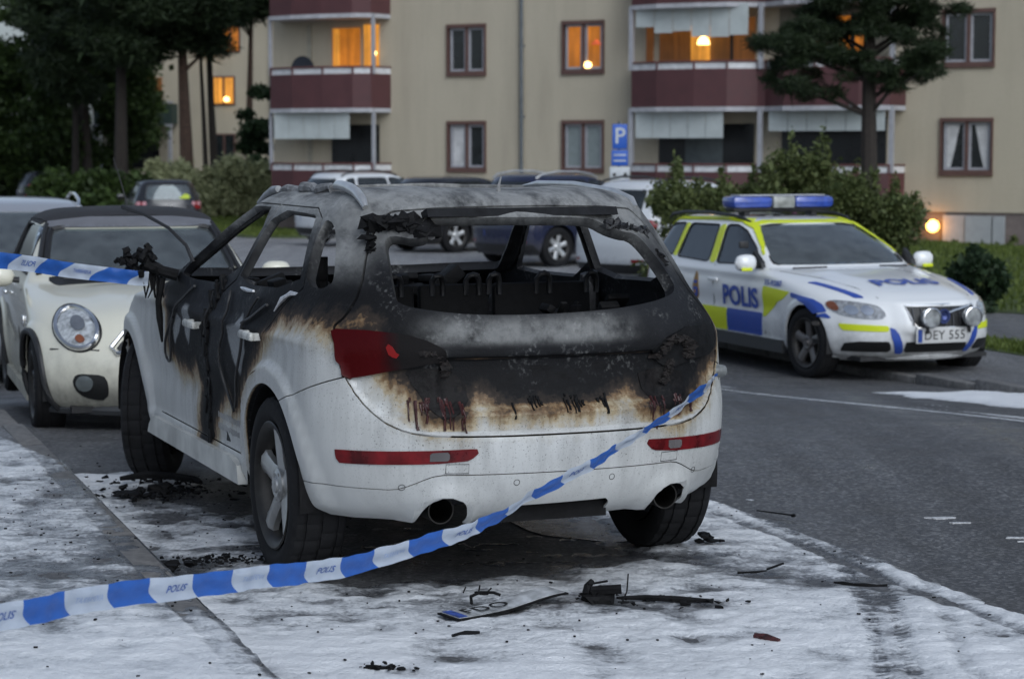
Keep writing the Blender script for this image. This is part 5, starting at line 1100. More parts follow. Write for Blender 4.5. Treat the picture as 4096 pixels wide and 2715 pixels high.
def police():
    T=empty('police_car',(2.58,23.03,-.438),math.radians(-158.3),label='white police estate car with blue and yellow blocks and roof light bar',cat='police car')
    WH=paintm('police_white',(.80,.81,.81)); YEL=mat('fluorescent_yellow',(.62,.70,.015),.45,var=.04,emit=None); BLU=mat('police_blue',(.028,.075,.36),.4,var=.05)
    def sc(V,N):
        x,y,z=V.T.copy(); sx=np.sign(x); sw=sstep(.4,.75,np.abs(N[:,0])); d=0*x
        for yc in (0,2.816): d+=sw*.018*sstep(.45,.41,np.hypot(y-yc,z-.33))
        d+=sw*.016*np.exp(-((z-.93)/.045)**2)*sstep(2.5,1.8,y); d-=sw*.015*np.exp(-((z-.62)/.08)**2)*sstep(.4,.6,y)*sstep(2.4,2.2,y)
        d+=sw*.02*sstep(.34,.30,z)*sstep(.3,.5,y)*sstep(2.5,2.3,y)
        # V-shaped bonnet: raised centre, grille surround proud of the nose
        fr=sstep(.4,.7,N[:,1]); dy=fr*.035*sstep(.45,.40,np.abs(x)+ .25*(.75-z))*sstep(.44,.50,z)*sstep(.80,.74,z)
        dz=.022*sstep(.55,.35,np.abs(x)+.10*(y-3.2)*0)*sstep(2.1,2.4,y)*sstep(.5,.8,N[:,2])
        return np.stack([x+sx*d,y+dy,z+dz],1)
    FW=[(.91,1.0),(1.80,1.02),(1.75,1.06),(1.58,1.18),(1.22,1.345),(1.02,1.39),(.80,1.385)]; RW=[(-.03,1.025),(.73,1.005),(.64,1.38),(-.02,1.375)]; QW=[(-.84,1.09),(-.14,1.03),(-.13,1.375),(-.40,1.365),(-.66,1.27)]
    WSC=[(-.755,1.025),(.755,1.025),(.615,1.372),(.40,1.402),(-.40,1.402),(-.615,1.372)]; RWN=[(-.62,1.05),(.62,1.05),(.50,1.36),(-.50,1.36)]
    wr=car_body(T,V70,WH,[(0,.335,.365),(2.816,.335,.365)],lambda y,z:1-.05*sstep(2.5,3.6,y)-.03*sstep(0,-1,y),sub=7,ns=100,sculpt=sc,holes=[(FW,'side'),(RW,'side'),(QW,'side'),(WSC,'front'),(RWN,'rear')])
    for p in (FW,RW,QW): glaze2(T,wr,'side_window',p,CGLASS)
    glaze(T,wr,'windscreen',WSC,'front',CGLASSL); glaze(T,wr,'rear_window',RWN,'rear',CGLASS); cabin(T,.86,1.0)
    for p in ([(.76,1.0),(.88,.998),(.775,1.385),(.665,1.383)],[(-.125,1.03),(-.055,1.025),(-.045,1.375),(-.115,1.375)]): pan2(T,wr,'pillar_stripe',p,YEL,off=.008,sm=0,step=.03)
    pan2(T,wr,'roof_stripe',[(-.86,1.10),(-.66,1.295),(-.40,1.40),(.6,1.425),(1.02,1.415),(1.26,1.355),(1.62,1.18),(1.74,1.10),(1.758,1.105),(1.63,1.195),(1.275,1.372),(1.04,1.442),(.6,1.452),(-.42,1.428),(-.70,1.325),(-.90,1.12)],YEL,off=.014,sm=0,step=.02)
    pan(T,wr,'roof_stripe',[(-.60,1.385),(-.42,1.413),(.42,1.413),(.60,1.385),(.60,1.405),(.44,1.437),(-.44,1.437),(-.60,1.405)],'front',YEL,off=.007,sm=0,step=.03)
    # flank blocks and lettering
    for sd in ('right','left'):
        for poly,m in (([(-.20,.55),(.55,.553),(.55,.33),(-.12,.33)],BLU),([(.56,.553),(1.225,.56),(1.205,.33),(.56,.33)],YEL),([(1.235,.56),(1.985,.56),(1.94,.33),(1.215,.33)],BLU),([(2.0,.83),(2.54,.80),(2.40,.72),(2.30,.69),(2.05,.53),(2.0,.53)],YEL),([(2.56,.80),(2.95,.755),(3.06,.72),(3.14,.65),(2.98,.625),(2.85,.70),(2.70,.74),(2.56,.755)],BLU),([(2.99,.605),(3.13,.64),(3.21,.59)],BLU)):
            pan(T,wr,'reflective_block',poly,sd,m,off=.006,sm=0,step=.018)
        f=1 if sd=='right' else -1
        lettering(T,wr,'POLIS',sd,1.53,.685,.27,BLU,'police_lettering',flip=(f,1),bold=.03,stretch=1.12); lettering(T,wr,'35-9280',sd,2.2,.862,.075,BLU,'car_number',flip=(f,1),stretch=1.35)
        cy=.54; pan(T,wr,'crest',[(cy-.055,.80),(cy-.03,.87),(cy,.91),(cy+.03,.87),(cy+.055,.80),(cy+.07,.72),(cy+.06,.64),(cy,.59),(cy-.06,.64),(cy-.07,.72)],sd,mat('crest_gold',(.30,.17,.05),.5),off=.004,sm=1,step=.025)
        pan(T,wr,'crest_field',[(cy-.042,.735),(cy+.042,.735),(cy+.035,.65),(cy,.62),(cy-.035,.65)],sd,BLU,off=.013,sm=0,step=.02); pan(T,wr,'crest_field',[(cy-.035,.80),(cy+.035,.80),(cy+.03,.77),(cy-.03,.77)],sd,BLU,off=.013,sm=0,step=.02); pan(T,wr,'crest_field',[(cy-.012,.705),(cy+.012,.705),(cy+.012,.67),(cy-.012,.67)],sd,MATS['crest_gold'],off=.022,sm=0,step=.02)
        s=f
        for yc,zc in ((.97,.835),(.12,.845)): d=MB(); d.box((s*.94,yc,zc),(.03,.20,.04),bev=.014); d.build('door_handle',WH,T)
        for yy in (.93,2.02,-.02): 
            d=MB(); pts=wr.cast([(yy,.36),(yy+.01,.6),(yy,.8),(yy-.03 if yy<2 else yy-.06,.985)],sd,.001); d.tube(pts,.005,5); d.build('door_seam',BLK,T)
        d=MB(); d.prism([(.42,.20),(2.42,.20),(2.40,.32),(.44,.32)],'x',s*.86,s*.925); d.build('sill_skirt',mat('dark_grey_skirt',(.03,.032,.034),.5),T,smooth=False)
        pan(T,wr,'side_marker',[(2.96,.555),(3.07,.555),(3.07,.515),(2.96,.515)],sd,mat('smoked_marker',(.10,.09,.08),.3),off=.005,sm=1,step=.03); pan(T,wr,'bumper_strip',[(2.95,.385),(3.05,.385),(3.05,.345),(2.95,.345)],sd,BLK,off=.004,sm=0,step=.04)
        mo=mirror(T,s,(1.0,1.83,1.045),WH,(.24,.12,.17)); pan2_=MB(); pan2_.box((s*1.04,1.897,.985),(.12,.02,.035),bev=.008); pan2_.build('mirror_stripe',YEL,mo)
        d=MB(); d.prism([(1.70,1.0),(1.92,1.0),(1.90,1.05),(1.74,1.16)],'x',s*.84,s*.885); d.build('mirror_base',BLACKP,T,smooth=False)
    d=MB(); d.box((.93,1.62,1.215),(.10,.03,.07),bev=.01); d.build('spare_mirror',BLACKP,T)
    # front: lamps, grille, emblem bar, spot lamps, intakes, plate
    for s in (-1,1):
        h=pan(T,wr,'headlight',[(s*.84,.745),(s*.80,.765),(s*.66,.752),(s*.53,.728),(s*.49,.66),(s*.50,.605),(s*.62,.60),(s*.76,.615),(s*.835,.665)],'front',CLEARL,off=.006,sm=1,step=.03)
        pan(T,wr,'indicator',[(s*.845,.74),(s*.80,.755),(s*.785,.70),(s*.80,.66),(s*.84,.68)],'front',ORANGE,off=.010,sm=1,step=.03,parent=h)
        for cx in (.62,.72): pan(T,wr,'lamp_reflector',[(s*(cx+.045*math.cos(a)),.68+.045*math.sin(a)) for a in [k*math.pi/5 for k in range(10)]],'front',CHROME,off=.010,sm=0,step=.03,parent=h)
        pan(T,wr,'bumper_stripe',[(s*.81,.555),(s*.48,.545),(s*.48,.490),(s*.79,.492)],'front',YEL,off=.006,sm=0,step=.015); pan(T,wr,'bumper_stripe',[(s*.475,.535),(s*.43,.515),(s*.395,.47),(s*.32,.285),(s*.39,.285),(s*.46,.44)],'front',BLU,off=.007,sm=0,step=.015)
        pan(T,wr,'lower_intake',[(s*.78,.295),(s*.775,.375),(s*.70,.395),(s*.47,.40),(s*.43,.30)],'front',BLK,off=.004,sm=0,step=.04)
        pan(T,wr,'bonnet_stripe',[(s*.80,2.66),(s*.73,2.72),(s*.58,3.38),(s*.66,3.30)],'top',BLU,off=.006,sm=0,step=.018)
        e=s*.16 if s>0 else -.29
        d=MB(); d.lathe([(3.72,0),(3.735,.065),(3.79,.084),(3.835,.090),(3.85,.086),(3.853,.0)],28,'y',c=(e,0,.625)); so=d.build('spot_lamp',mat('spot_lamp_glass',(.42,.44,.45),.15,metal=.5,var=.5,scale=14,coat=.6),T)
        d=MB(); d.lathe([(3.83,.084),(3.856,.094),(3.86,.085)],28,'y',c=(e,0,.625)); d.build('lamp_ring',CHROME,so); d=MB(); d.box((e,3.77,.525),(.03,.03,.10)); d.build('lamp_bracket',BLACKP,so)
    pan(T,wr,'grille',[(-.43,.715),(.34,.72),(.30,.60),(.25,.535),(-.23,.535),(-.38,.60)],'front',BLK,off=.006,sm=0,step=.03)
    for k in range(9): x=-.36+k*.08; d=MB(); d.tube(wr.cast([(x,.70),(x+.004,.62),(x+.006,.55)],'front',.018),.006,5); d.build('grille_bar',mat('dark_chrome',(.12,.12,.125),.3,metal=.7),T)
    d=MB(); d.tube(wr.cast([(-.42,.72),(-.04,.735),(.34,.728),(.30,.60),(.25,.53),(-.24,.53),(-.38,.60),(-.43,.72)],'front',.012),.008,6); d.build('grille_frame',CHROME,T)
    d=MB(); d.tube(wr.cast([(-.32,.705),(-.03,.645)],'front',.028),.013,6); d.build('diagonal_bar',CHROME,T)
    d=MB(); d.lathe([(3.77,.045),(3.80,.068),(3.80,.050),(3.785,.045)],24,'y',c=(.0,0,.635)); d.lathe([(3.78,0),(3.795,.04)],20,'y',c=(0,0,.635)); d.build('emblem',mat('emblem_blue_ring',(.05,.07,.2),.3,metal=.5),T)
    pan(T,wr,'lower_intake',[(-.35,.295),(-.32,.395),(.33,.395),(.32,.295)],'front',BLK,off=.004,sm=0,step=.04)
    plate(T,(0,3.765,.455),math.pi,'DEY 555',tilt=0)
    d=MB(); d.tube([(s_*.78,3.10+.5*(1-s_*s_),.245) for s_ in [i/8 for i in range(-8,9)]],.03,7); d.build('front_lip',WH,T)
    lettering(T,wr,'POLIS','top',0.0,3.12,.30,BLU,'bonnet_lettering',flip=(-1,-1),bold=.03,off=.012,stretch=.92); lettering(T,wr,'9280','top',0,.75,.34,BLK,'roof_number',flip=(-1,-1),bold=.03,off=.012,stretch=1.15)
    # light bar and roof rails
    d=MB(); d.box((0,.62,1.535),(1.16,.20,.05),bev=.02); d.box((.40,.62,1.49),(.06,.14,.06)); d.box((-.40,.62,1.49),(.06,.14,.06)); lb=d.build('light_bar',BLACKP,T)
    LB=mat('blue_beacon_glass',(.03,.07,.34),.12,var=.25,scale=14,coat=.8); LG=mat('clear_beacon_glass',(.26,.27,.25),.2,var=.3,scale=14,coat=.6)
    for x0,x1,m in ((-.60,-.132,LB),(-.13,.13,LG),(.132,.60,LB)):
        d=MB(); d.box(((x0+x1)/2,.62,1.61),(x1-x0,.30,.125),bev=.045 if m is LB else .02); d.build('beacon',m,lb)
    d=MB(); d.box((0,.62,1.68),(1.02,.22,.012),bev=.005); d.build('bar_top',mat('pale_bar_top',(.42,.43,.45),.4),lb)
    for s in (-1,1): d=MB(); d.tube([(s*.60,-.72,1.41),(s*.615,-.62,1.455),(s*.62,-.3,1.485),(s*.62,.3,1.495),(s*.615,.8,1.48),(s*.605,1.0,1.455),(s*.585,1.13,1.415)],[.012,.018,.02,.02,.02,.018,.012],8); d.build('roof_rail',BLACKP,T)
    for s in (-1,1):
        pan(T,wr,'tail_light',[(s*.84,1.0),(s*.70,1.0),(s*.66,.66),(s*.86,.66)],'rear',REDL)
        d=MB(); d.tube(wr.cast([(s*.65,2.12),(s*.30,2.18)],'top',.02),.009,5); d.build('wiper',BLACKP,T)
    d=MB(); d.tube(wr.cast([(.78,2.1),(.62,2.6),(.53,3.1),(.49,3.45)],'top',.001),.004,5); d.tube(wr.cast([(-.78,2.1),(-.62,2.6),(-.53,3.1),(-.49,3.45)],'top',.001),.004,5); d.build('bonnet_seam',mat('seam_grey',(.15,.15,.15),.6),T)
    four_wheels(T,2.816,.80,.335,.228,.22,steer=.06,rimmat=mat('grey_alloy',(.16,.15,.145),.4,metal=.6,var=.2))
    return T
police()
# ---------------------------------------------------------------- small convertible
MIN=[(.17,-.40,3.02,.76,.45,2.4,.6,2.5),(.24,-.48,3.10,.80,.45,2.4,.65,2.5),(.36,-.53,3.17,.825,.45,2.4,.7,2.5),(.48,-.55,3.18,.838,.45,2.4,.75,2.4),(.60,-.55,3.15,.84,.45,2.4,.8,2.3),(.70,-.54,3.08,.84,.45,2.4,.85,2.2),(.78,-.53,2.95,.835,.45,2.4,.85,2.2),(.84,-.52,2.72,.825,.45,2.4,.8,2.2),(.89,-.50,2.35,.81,.45,2.4,.7,2.3),(.93,-.48,1.95,.79,.43,2.4,.45,2.5),(.97,-.46,1.78,.77,.42,2.4,.3,2.6),
(1.07,-.40,1.60,.73,.4,2.4,.28,2.6),(1.20,-.30,1.38,.68,.4,2.4,.26,2.6),(1.30,-.20,1.20,.63,.4,2.4,.26,2.6),(1.355,-.1,1.08,.57,.4,2.4,.26,2.6),(1.39,.1,.95,.45,.3,2.4,.3,2.5),(1.405,.3,.75,.2,.2,2.4,.2,2.4)]
def mini():
    T=empty('convertible_car',(-3.087,16.389,-.11),math.radians(197.5),label='cream convertible with black soft top and round headlights facing the burnt car',cat='car')
    CR=paintm('cream_paint',(.70,.675,.56))
    def sc(V,N):
        x,y,z=V.T.copy(); sx=np.sign(x); sw=sstep(.4,.75,np.abs(N[:,0])); d=0*x
        for yc in (0,2.467): d+=sw*.02*sstep(.43,.39,np.hypot(y-yc,z-.31))
        d-=sw*.015*np.exp(-((z-.48)/.09)**2)*sstep(.4,.6,y)*sstep(2.1,1.9,y)
        dz=.02*sstep(.45,.30,np.abs(x))*sstep(1.9,2.1,y)*sstep(.4,.8,N[:,2])
        return np.stack([x+sx*d,y,z+dz],1)
    WSC=[(-.66,.985),(.66,.985),(.575,1.285),(-.575,1.285)]; SWN=[(.12,.99),(1.48,.975),(1.40,1.02),(1.15,1.25),(1.10,1.30),(.20,1.29)]
    wr=car_body(T,MIN,CR,[(0,.315,.34),(2.467,.315,.345)],lambda y,z:1-.02*sstep(2.4,3.1,y),sub=7,ns=90,sculpt=sc,holes=[(WSC,'front'),(SWN,'side')])
    glaze(T,wr,'windscreen',WSC,'front',CGLASSL,.022); glaze2(T,wr,'side_window',SWN,CGLASS); cabin(T,.78,.93,yf=.62,yr=.0,ydash=1.52)
    SOFT=mat('black_canvas_top',(.022,.022,.025),.85,var=.2,scale=30,bump=.3,bscale=200)
    # soft top laid over the cabin
    pan(T,wr,'soft_top',[(-.62,-.30),(.62,-.30),(.60,1.03),(.45,1.07),(-.45,1.07),(-.60,1.03)],'top',SOFT,off=.014,sm=1,th=.02,step=.05)
    pan2(T,wr,'soft_top_side',[(-.42,.99),(.02,.985),(.10,1.25),(.12,1.30),(1.02,1.30),(1.02,1.375),(-.05,1.37),(-.24,1.27)],SOFT,off=.010,sm=1,th=.02)
    pan(T,wr,'soft_top_rear',[(-.68,1.0),(.68,1.0),(.55,1.37),(-.55,1.37)],'rear',SOFT,off=.010,th=.02)
    pan(T,wr,'windscreen_header',[(-.60,1.285),(.60,1.285),(.57,1.335),(.40,1.352),(-.40,1.352),(-.57,1.335)],'front',mat('grey_header',(.14,.14,.15),.35,coat=.4),off=.012,sm=0,step=.03)
    for s in (-1,1):
        d=MB(); d.tube(wr.cast([(s*.70,.98),(s*.665,1.10),(s*.625,1.22),(s*.59,1.30)],'front',.004),.022,7); d.build('windscreen_pillar',BLACKP,T)
        # round headlight
        c=(s*.575,.705); ring=[(c[0]+.118*math.cos(a),c[1]+.116*math.sin(a)) for a in [k*2*math.pi/36 for k in range(37)]]
        h=pan(T,wr,'headlight',[(c[0]+.108*math.cos(a),c[1]+.107*math.sin(a)) for a in [k*2*math.pi/24 for k in range(24)]],'front',mat('mini_lamp_glass',(.45,.47,.48),.16,metal=.15,var=.5,scale=26,coat=.7),off=.010,sm=0,step=.03)
        d=MB(); d.tube(wr.cast(ring,'front',.010),.017,8,caps=False); d.build('chrome_ring',CHROME,h); d=MB(); d.tube(wr.cast([(c[0]+.137*math.cos(a),c[1]+.134*math.sin(a)) for a in [k*2*math.pi/36 for k in range(37)]],'front',.0),.008,6,caps=False); d.build('rubber_ring',BLK,h)
        pan(T,wr,'projector_lens',[(c[0]-s*.01+.042*math.cos(a),c[1]+.028+.042*math.sin(a)) for a in [k*2*math.pi/16 for k in range(16)]],'front',mat('projector_glass',(.12,.13,.15),.05,spec=1),off=.018,sm=0,step=.02,parent=h); pan(T,wr,'indicator',[(c[0]-s*.012+.026*math.cos(a),c[1]-.062+.024*math.sin(a)) for a in [k*2*math.pi/14 for k in range(14)]],'front',ORANGE,off=.018,sm=0,step=.02,parent=h)
        f=pan(T,wr,'fog_lamp_surround',[(s*.62,.435),(s*.42,.43),(s*.405,.27),(s*.48,.265),(s*.57,.29),(s*.62,.35)],'front',BLK,off=.005,sm=1,step=.03)
        pan(T,wr,'fog_lamp',[(s*.55+.05*math.cos(a),.375+.05*math.sin(a)) for a in [k*2*math.pi/16 for k in range(16)]],'front',mat('fog_lamp_glass',(.16,.18,.18),.1,metal=.3,coat=.7),off=.014,sm=0,step=.02,parent=f)
        d=MB(); d.tube(wr.cast([(s*.74,.575),(s*.60,.578),(s*.46,.582)],'front',.001),.006,5); d.build('bonnet_seam',BLK,T)
        pan2_=MB(); pan2_.lathe([(-.012,0),(.012,.055)],4,'x'); 
        d=MB(); d.box((s*.845,2.02,.70),(.02,.12,.07),bev=.008); d.build('side_grille',CHROME,T)
        d=MB(); d.box((s*.855,.55,.80),(.03,.16,.03),bev=.012); d.build('door_handle',CHROME,T)
        d=MB(); d.tube(wr.cast([(1.55,.28),(1.56,.6),(1.52,.88)],'right' if s>0 else 'left',.001),.004,5); d.build('door_seam',BLK,T)
        mirror(T,s,(.95,1.56,.975),CR,(.22,.13,.15))
        pan(T,wr,'tail_light',[(s*.78,.90),(s*.66,.90),(s*.66,.70),(s*.78,.70)],'rear',REDL)
        d=MB(); d.prism([(.36,.17),(2.12,.17),(2.10,.25),(.38,.25)],'x',s*.78,s*.84); d.build('sill_skirt',CR,T,smooth=False)
        d=MB(); d.tube(wr.cast([(s*.55-.0,1.80),(s*.05,1.90)],'top',.02),.008,5); d.build('wiper',BLACKP,T)
    g=pan(T,wr,'grille',[(-.34,.565),(-.36,.60),(-.27,.68),(.27,.68),(.36,.60),(.34,.565)],'front',BLK,off=.006,sm=0,step=.03)
    d=MB(); d.tube(wr.cast([(-.36,.56),(-.385,.60),(-.29,.70),(.29,.70),(.385,.60),(.36,.56),(-.36,.56)],'front',.012),.016,7); d.build('grille_frame',CHROME,g)
    pan(T,wr,'lower_intake',[(-.36,.24),(-.33,.42),(.33,.42),(.36,.24)],'front',BLK,off=.005,sm=0,step=.04)
    for s in (-1,1):
        for yc in (0,2.467): d=MB(); d.tube(wr.cast([(yc+.352*math.cos(a),.315+.352*math.sin(a)) for a in [-.35+k*(math.pi+.7)/24 for k in range(25)]],'right' if s>0 else 'left',.006),.022,7); d.build('arch_trim',BLACKP,T)
    d=MB(); d.tube([(s_*.74,2.72+.42*(1-s_*s_),.19) for s_ in [i/8 for i in range(-8,9)]],.035,7); d.build('front_lip',mat('dark_grey_lip',(.04,.042,.045),.5),T)
    plate(T,(0,3.19,.47),math.pi,None)
    d=MB(); d.tube([(-.0,.98,1.40),(.02,.93,1.52),(.05,.86,1.66),(.08,.80,1.78)],[.006,.004,.003,.002],5); d.lathe([(1.36,.045),(1.385,.04),(1.40,.02),(1.405,0)],14,'z',c=(0,1.0,0)); d.build('antenna',BLACKP,T)
    pan(T,wr,'cowl',[(-.66,1.70),(.66,1.70),(.60,1.90),(-.60,1.90)],'top',BLK,off=.003,sm=0)
    four_wheels(T,2.467,.735,.315,.215,.205,spokes=5,rimmat=mat('black_alloy',(.035,.035,.037),.4,metal=.5),sty='thin')
mini()
# ---------------------------------------------------------------- plainer parked cars
HATCH=[(.20,-.62,3.2,.78,.5,2.4,.7,2.5),(.30,-.72,3.35,.85,.5,2.4,.7,2.5),(.45,-.77,3.42,.875,.5,2.4,.75,2.5),(.62,-.77,3.40,.88,.5,2.4,.8,2.4),(.78,-.75,3.28,.88,.5,2.4,.85,2.4),(.90,-.73,3.0,.87,.5,2.4,.8,2.4),(.98,-.71,2.55,.86,.48,2.4,.7,2.5),(1.04,-.68,2.2,.845,.45,2.4,.45,2.5),(1.12,-.64,2.02,.82,.43,2.4,.4,2.5),(1.25,-.57,1.76,.77,.42,2.4,.38,2.5),(1.38,-.49,1.48,.71,.4,2.4,.36,2.5),(1.48,-.42,1.25,.66,.4,2.4,.34,2.5),(1.54,-.34,1.05,.58,.38,2.4,.32,2.5),(1.57,-.15,.8,.40,.3,2.4,.3,2.5),(1.58,.1,.6,.18,.2,2.4,.2,2.4)]
def plain(name,label,cat,loc,yaw,keys,paint,wb,rails=None,sx=1,sy=1,sz=1,group=None,wheelR=.33,rimm=None,glass=CGLASS,roofm=None,lampred=REDL,platetxt=None,frontglass=None,z=None,spokes=5,ws=True):
    z=float(gz(*loc))+.004 if z is None else z
    T=empty(name,(loc[0],loc[1],z),math.radians(yaw),label=label,cat=cat,group=group)
    K=[(a*sz,b*sy,c*sy,d*sx,e,f,g,h) for a,b,c,d,e,f,g,h in keys]; zr=K[-1][0]
    bel=zr*.665; top=zr*.925
    SWS=[[(.95,bel),(1.80*sy,bel-.01),(1.62*sy,bel+.07),(1.22*sy,top-.03),(1.0,top),(.88,top)],[(.02,bel+.01),(.87,bel),(.82,top),(.06,top)],[(-.42,bel+.05),(-.06,bel+.02),(-.02,top),(-.22,top-.03)]]
    RWN=[(-.60*sx,bel+.03),(.60*sx,bel+.03),(.53*sx,top-.02),(-.53*sx,top-.02)]; WSC=[(-.70*sx,bel+.02),(.70*sx,bel+.02),(.58*sx,top),(-.58*sx,top)]
    wr=car_body(T,K,paint,[(0,wheelR+.01,wheelR+.04),(wb,wheelR+.01,wheelR+.04)],sub=4,ns=50,holes=[(p,'side') for p in SWS]+[(RWN,'rear'),(WSC,'front')])
    for p in SWS: glaze2(T,wr,'side_window',p,glass)
    glaze(T,wr,'rear_window',RWN,'rear',frontglass or glass); glaze(T,wr,'windscreen',WSC,'front',CGLASSL); cabin(T,.80*sx,bel,ydash=1.7*sy)
    for s in (-1,1):
        for cx,w in ((.74*sx,.10),): pan(T,wr,'tail_light',[(s*(cx-w),bel-.03),(s*(cx+w*.9),bel-.03),(s*(cx+w*.95),bel-.22),(s*(cx-w),bel-.21)],'rear',lampred,off=.006,sm=1,step=.04)
        pan(T,wr,'headlight',[(s*.80*sx,.72*sz),(s*.55*sx,.74*sz),(s*.50*sx,.64*sz),(s*.78*sx,.62*sz)],'front',CLEARL,off=.006,sm=1,step=.04); mirror(T,s,(.98*sx,1.75*sy,bel+.06),paint,(.2,.1,.14))
        pan(T,wr,'rear_reflector',[(s*.72*sx,.50),(s*.55*sx,.50),(s*.55*sx,.45),(s*.72*sx,.45)],'rear',REDL,off=.004,sm=0,step=.05)
        if rails: d=MB(); d.tube([(s*.58*sx,-.30,zr-.09),(s*.60*sx,-.18,zr-.02),(s*.60*sx,.2,zr+.035),(s*.60*sx,.7,zr+.03),(s*.60*sx,1.05,zr-.02),(s*.58*sx,1.2,zr-.09)],.018,7); d.build('roof_rail',rails,T)
    if roofm: pan(T,wr,'roof_panel',[(-.55,-.3),(.55,-.3),(.5,1.0),(-.5,1.0)],'top',roofm,off=.006,sm=1,step=.08)
    pan(T,wr,'rear_bumper',[(-.82*sx,.28),(.82*sx,.28),(.80*sx,.42),(-.80*sx,.42)],'rear',BLACKP,off=.008,sm=0); pan(T,wr,'grille',[(-.4,.52),(.4,.52),(.38,.66),(-.38,.66)],'front',BLK,off=.006,sm=0)
    plate(T,(0,K[5][1]-.025,.62 if not platetxt else .70),0,None)
    four_wheels(T,wb,.76*sx,wheelR,wheelR*.67,.21,rimmat=rimm,spokes=spokes); return T,wr
T,wr=plain('hatchback','dark grey hatchback seen from behind, a yellow vest in its rear window','car',(-8.95,55),16,HATCH,paintm('charcoal_paint',(.012,.012,.014)),2.57,frontglass=CGLASSL)
pan(T,wr,'safety_vest',[(.18,1.10),(.30,1.13),(.40,1.22),(.50,1.20),(.56,1.10),(.40,1.085)],'rear',mat('yellow_green_vest',(.42,.52,.05),.8,var=.2,scale=8),off=.012,sm=1,step=.04)
d=MB(); d.lathe([(-.765,.055),(-.78,.05),(-.78,0)],20,'y',c=(0,0,.92)); d.build('badge',CHROME,T)
for s in (-1,1):
    for cx in (.62,.76): pan(T,wr,'lamp_circle',[(s*cx+.05*math.cos(a),.97+.05*math.sin(a)) for a in [k*math.pi/6 for k in range(12)]],'rear',mat('pink_lamp_circle',(.5,.25,.27),.2),off=.02,sm=0,step=.03)
grp='cars in the car park'
NAVY=paintm('navy_paint',(.012,.016,.045)); WHP=paintm('parked_white',(.62,.64,.66)); BKP=paintm('black_paint',(.012,.013,.017)); GRYP=paintm('grey_paint',(.05,.055,.065)); SLV=paintm('silver_paint',(.36,.37,.40),.3,.3)
plain('sport_utility_car','navy blue sport utility car with silver roof rails and bright alloy wheels','car',(.27,39.5),-50,HATCH,NAVY,2.75,rails=SILVER,sx=1.06,sy=1.07,sz=1.08,group=grp,wheelR=.365,rimm=SILVER,spokes=6)
plain('sport_utility_car','black sport utility car parked left of the navy one','car',(-1.72,44.7),-50,HATCH,BKP,2.75,sx=1.05,sy=1.05,sz=1.0,group=grp,wheelR=.36,rimm=SILVER)
plain('estate_car','white estate car with only its roof seen above the wreck','car',(-3.9,47.6),-52,HATCH,WHP,2.7,rails=BLACKP,sx=1.02,sy=1.1,sz=1.04,group=grp)
plain('sport_utility_car','white sport utility car with dark rear window beside the shrub','car',(1.98,32.9),-50,HATCH,WHP,2.66,rails=BLACKP,sx=1.05,sy=1.05,sz=1.07,group=grp,wheelR=.36)
plain('estate_car','silver car with chrome roof rail parked behind the cream convertible','car',(-5.35,22.6),197,HATCH,SLV,2.65,rails=CHROME,sx=1.05,sy=1.05,sz=1.06,frontglass=CGLASSL)
plain('saloon_car','dark car half hidden by shrubs with one red tail light showing','car',(-20.6,92),-58,HATCH,BKP,2.6,sz=.95); plain('saloon_car','black car at the far left edge where the road bends','car',(-24.6,103),-40,HATCH,BKP,2.6,sz=.95)
# ================================================================ police tape, signs, debris
TB=NB('striped_police_tape'); sa=TB.attr('stripe'); fr=TB.math('FRACT',TB.math('MULTIPLY',sa,.5)); wh=TB.math('GREATER_THAN',fr,.5)
tc=TB.mix(wh,TB.mix(TB.noise(30,3),(.030,.125,.47),(.045,.16,.55)),TB.mix(TB.noise(25,3),(.50,.57,.68),(.60,.65,.72))); TB.set(Base_Color=tc,Roughness=.34); TB.bump(TB.noise(1,4,.6,vec=TB.mapping((35,35,60))),.5,.006)
tr_=TB.n('ShaderNodeBsdfTranslucent',{'Color':tc}); mx_=TB.n('ShaderNodeMixShader',{0:.35}); TB.l(TB.b.outputs[0],mx_.inputs[1]); TB.l(tr_.outputs[0],mx_.inputs[2]); TB.l(mx_.outputs[0],TB.out.inputs['Surface'])
FAINT=mat('tape_show_through',(.36,.46,.66),.5,var=.05)
TXT=mat('tape_print_blue',(.05,.12,.40),.5)
def crspline(P,n):
    P=np.asarray(P,float); P=np.vstack([2*P[0]-P[1],P,2*P[-1]-P[-2]]); out=[]
    for i in range(1,len(P)-2):
        for t in np.linspace(0,1,n,endpoint=False):
            a,b,c,d=P[i-1],P[i],P[i+1],P[i+2]; out.append(.5*((2*b)+(-a+c)*t+(2*a-5*b+4*c-d)*t*t+(-a+3*b-3*c+d)*t**3))
    out.append(P[-2]); return np.array(out)
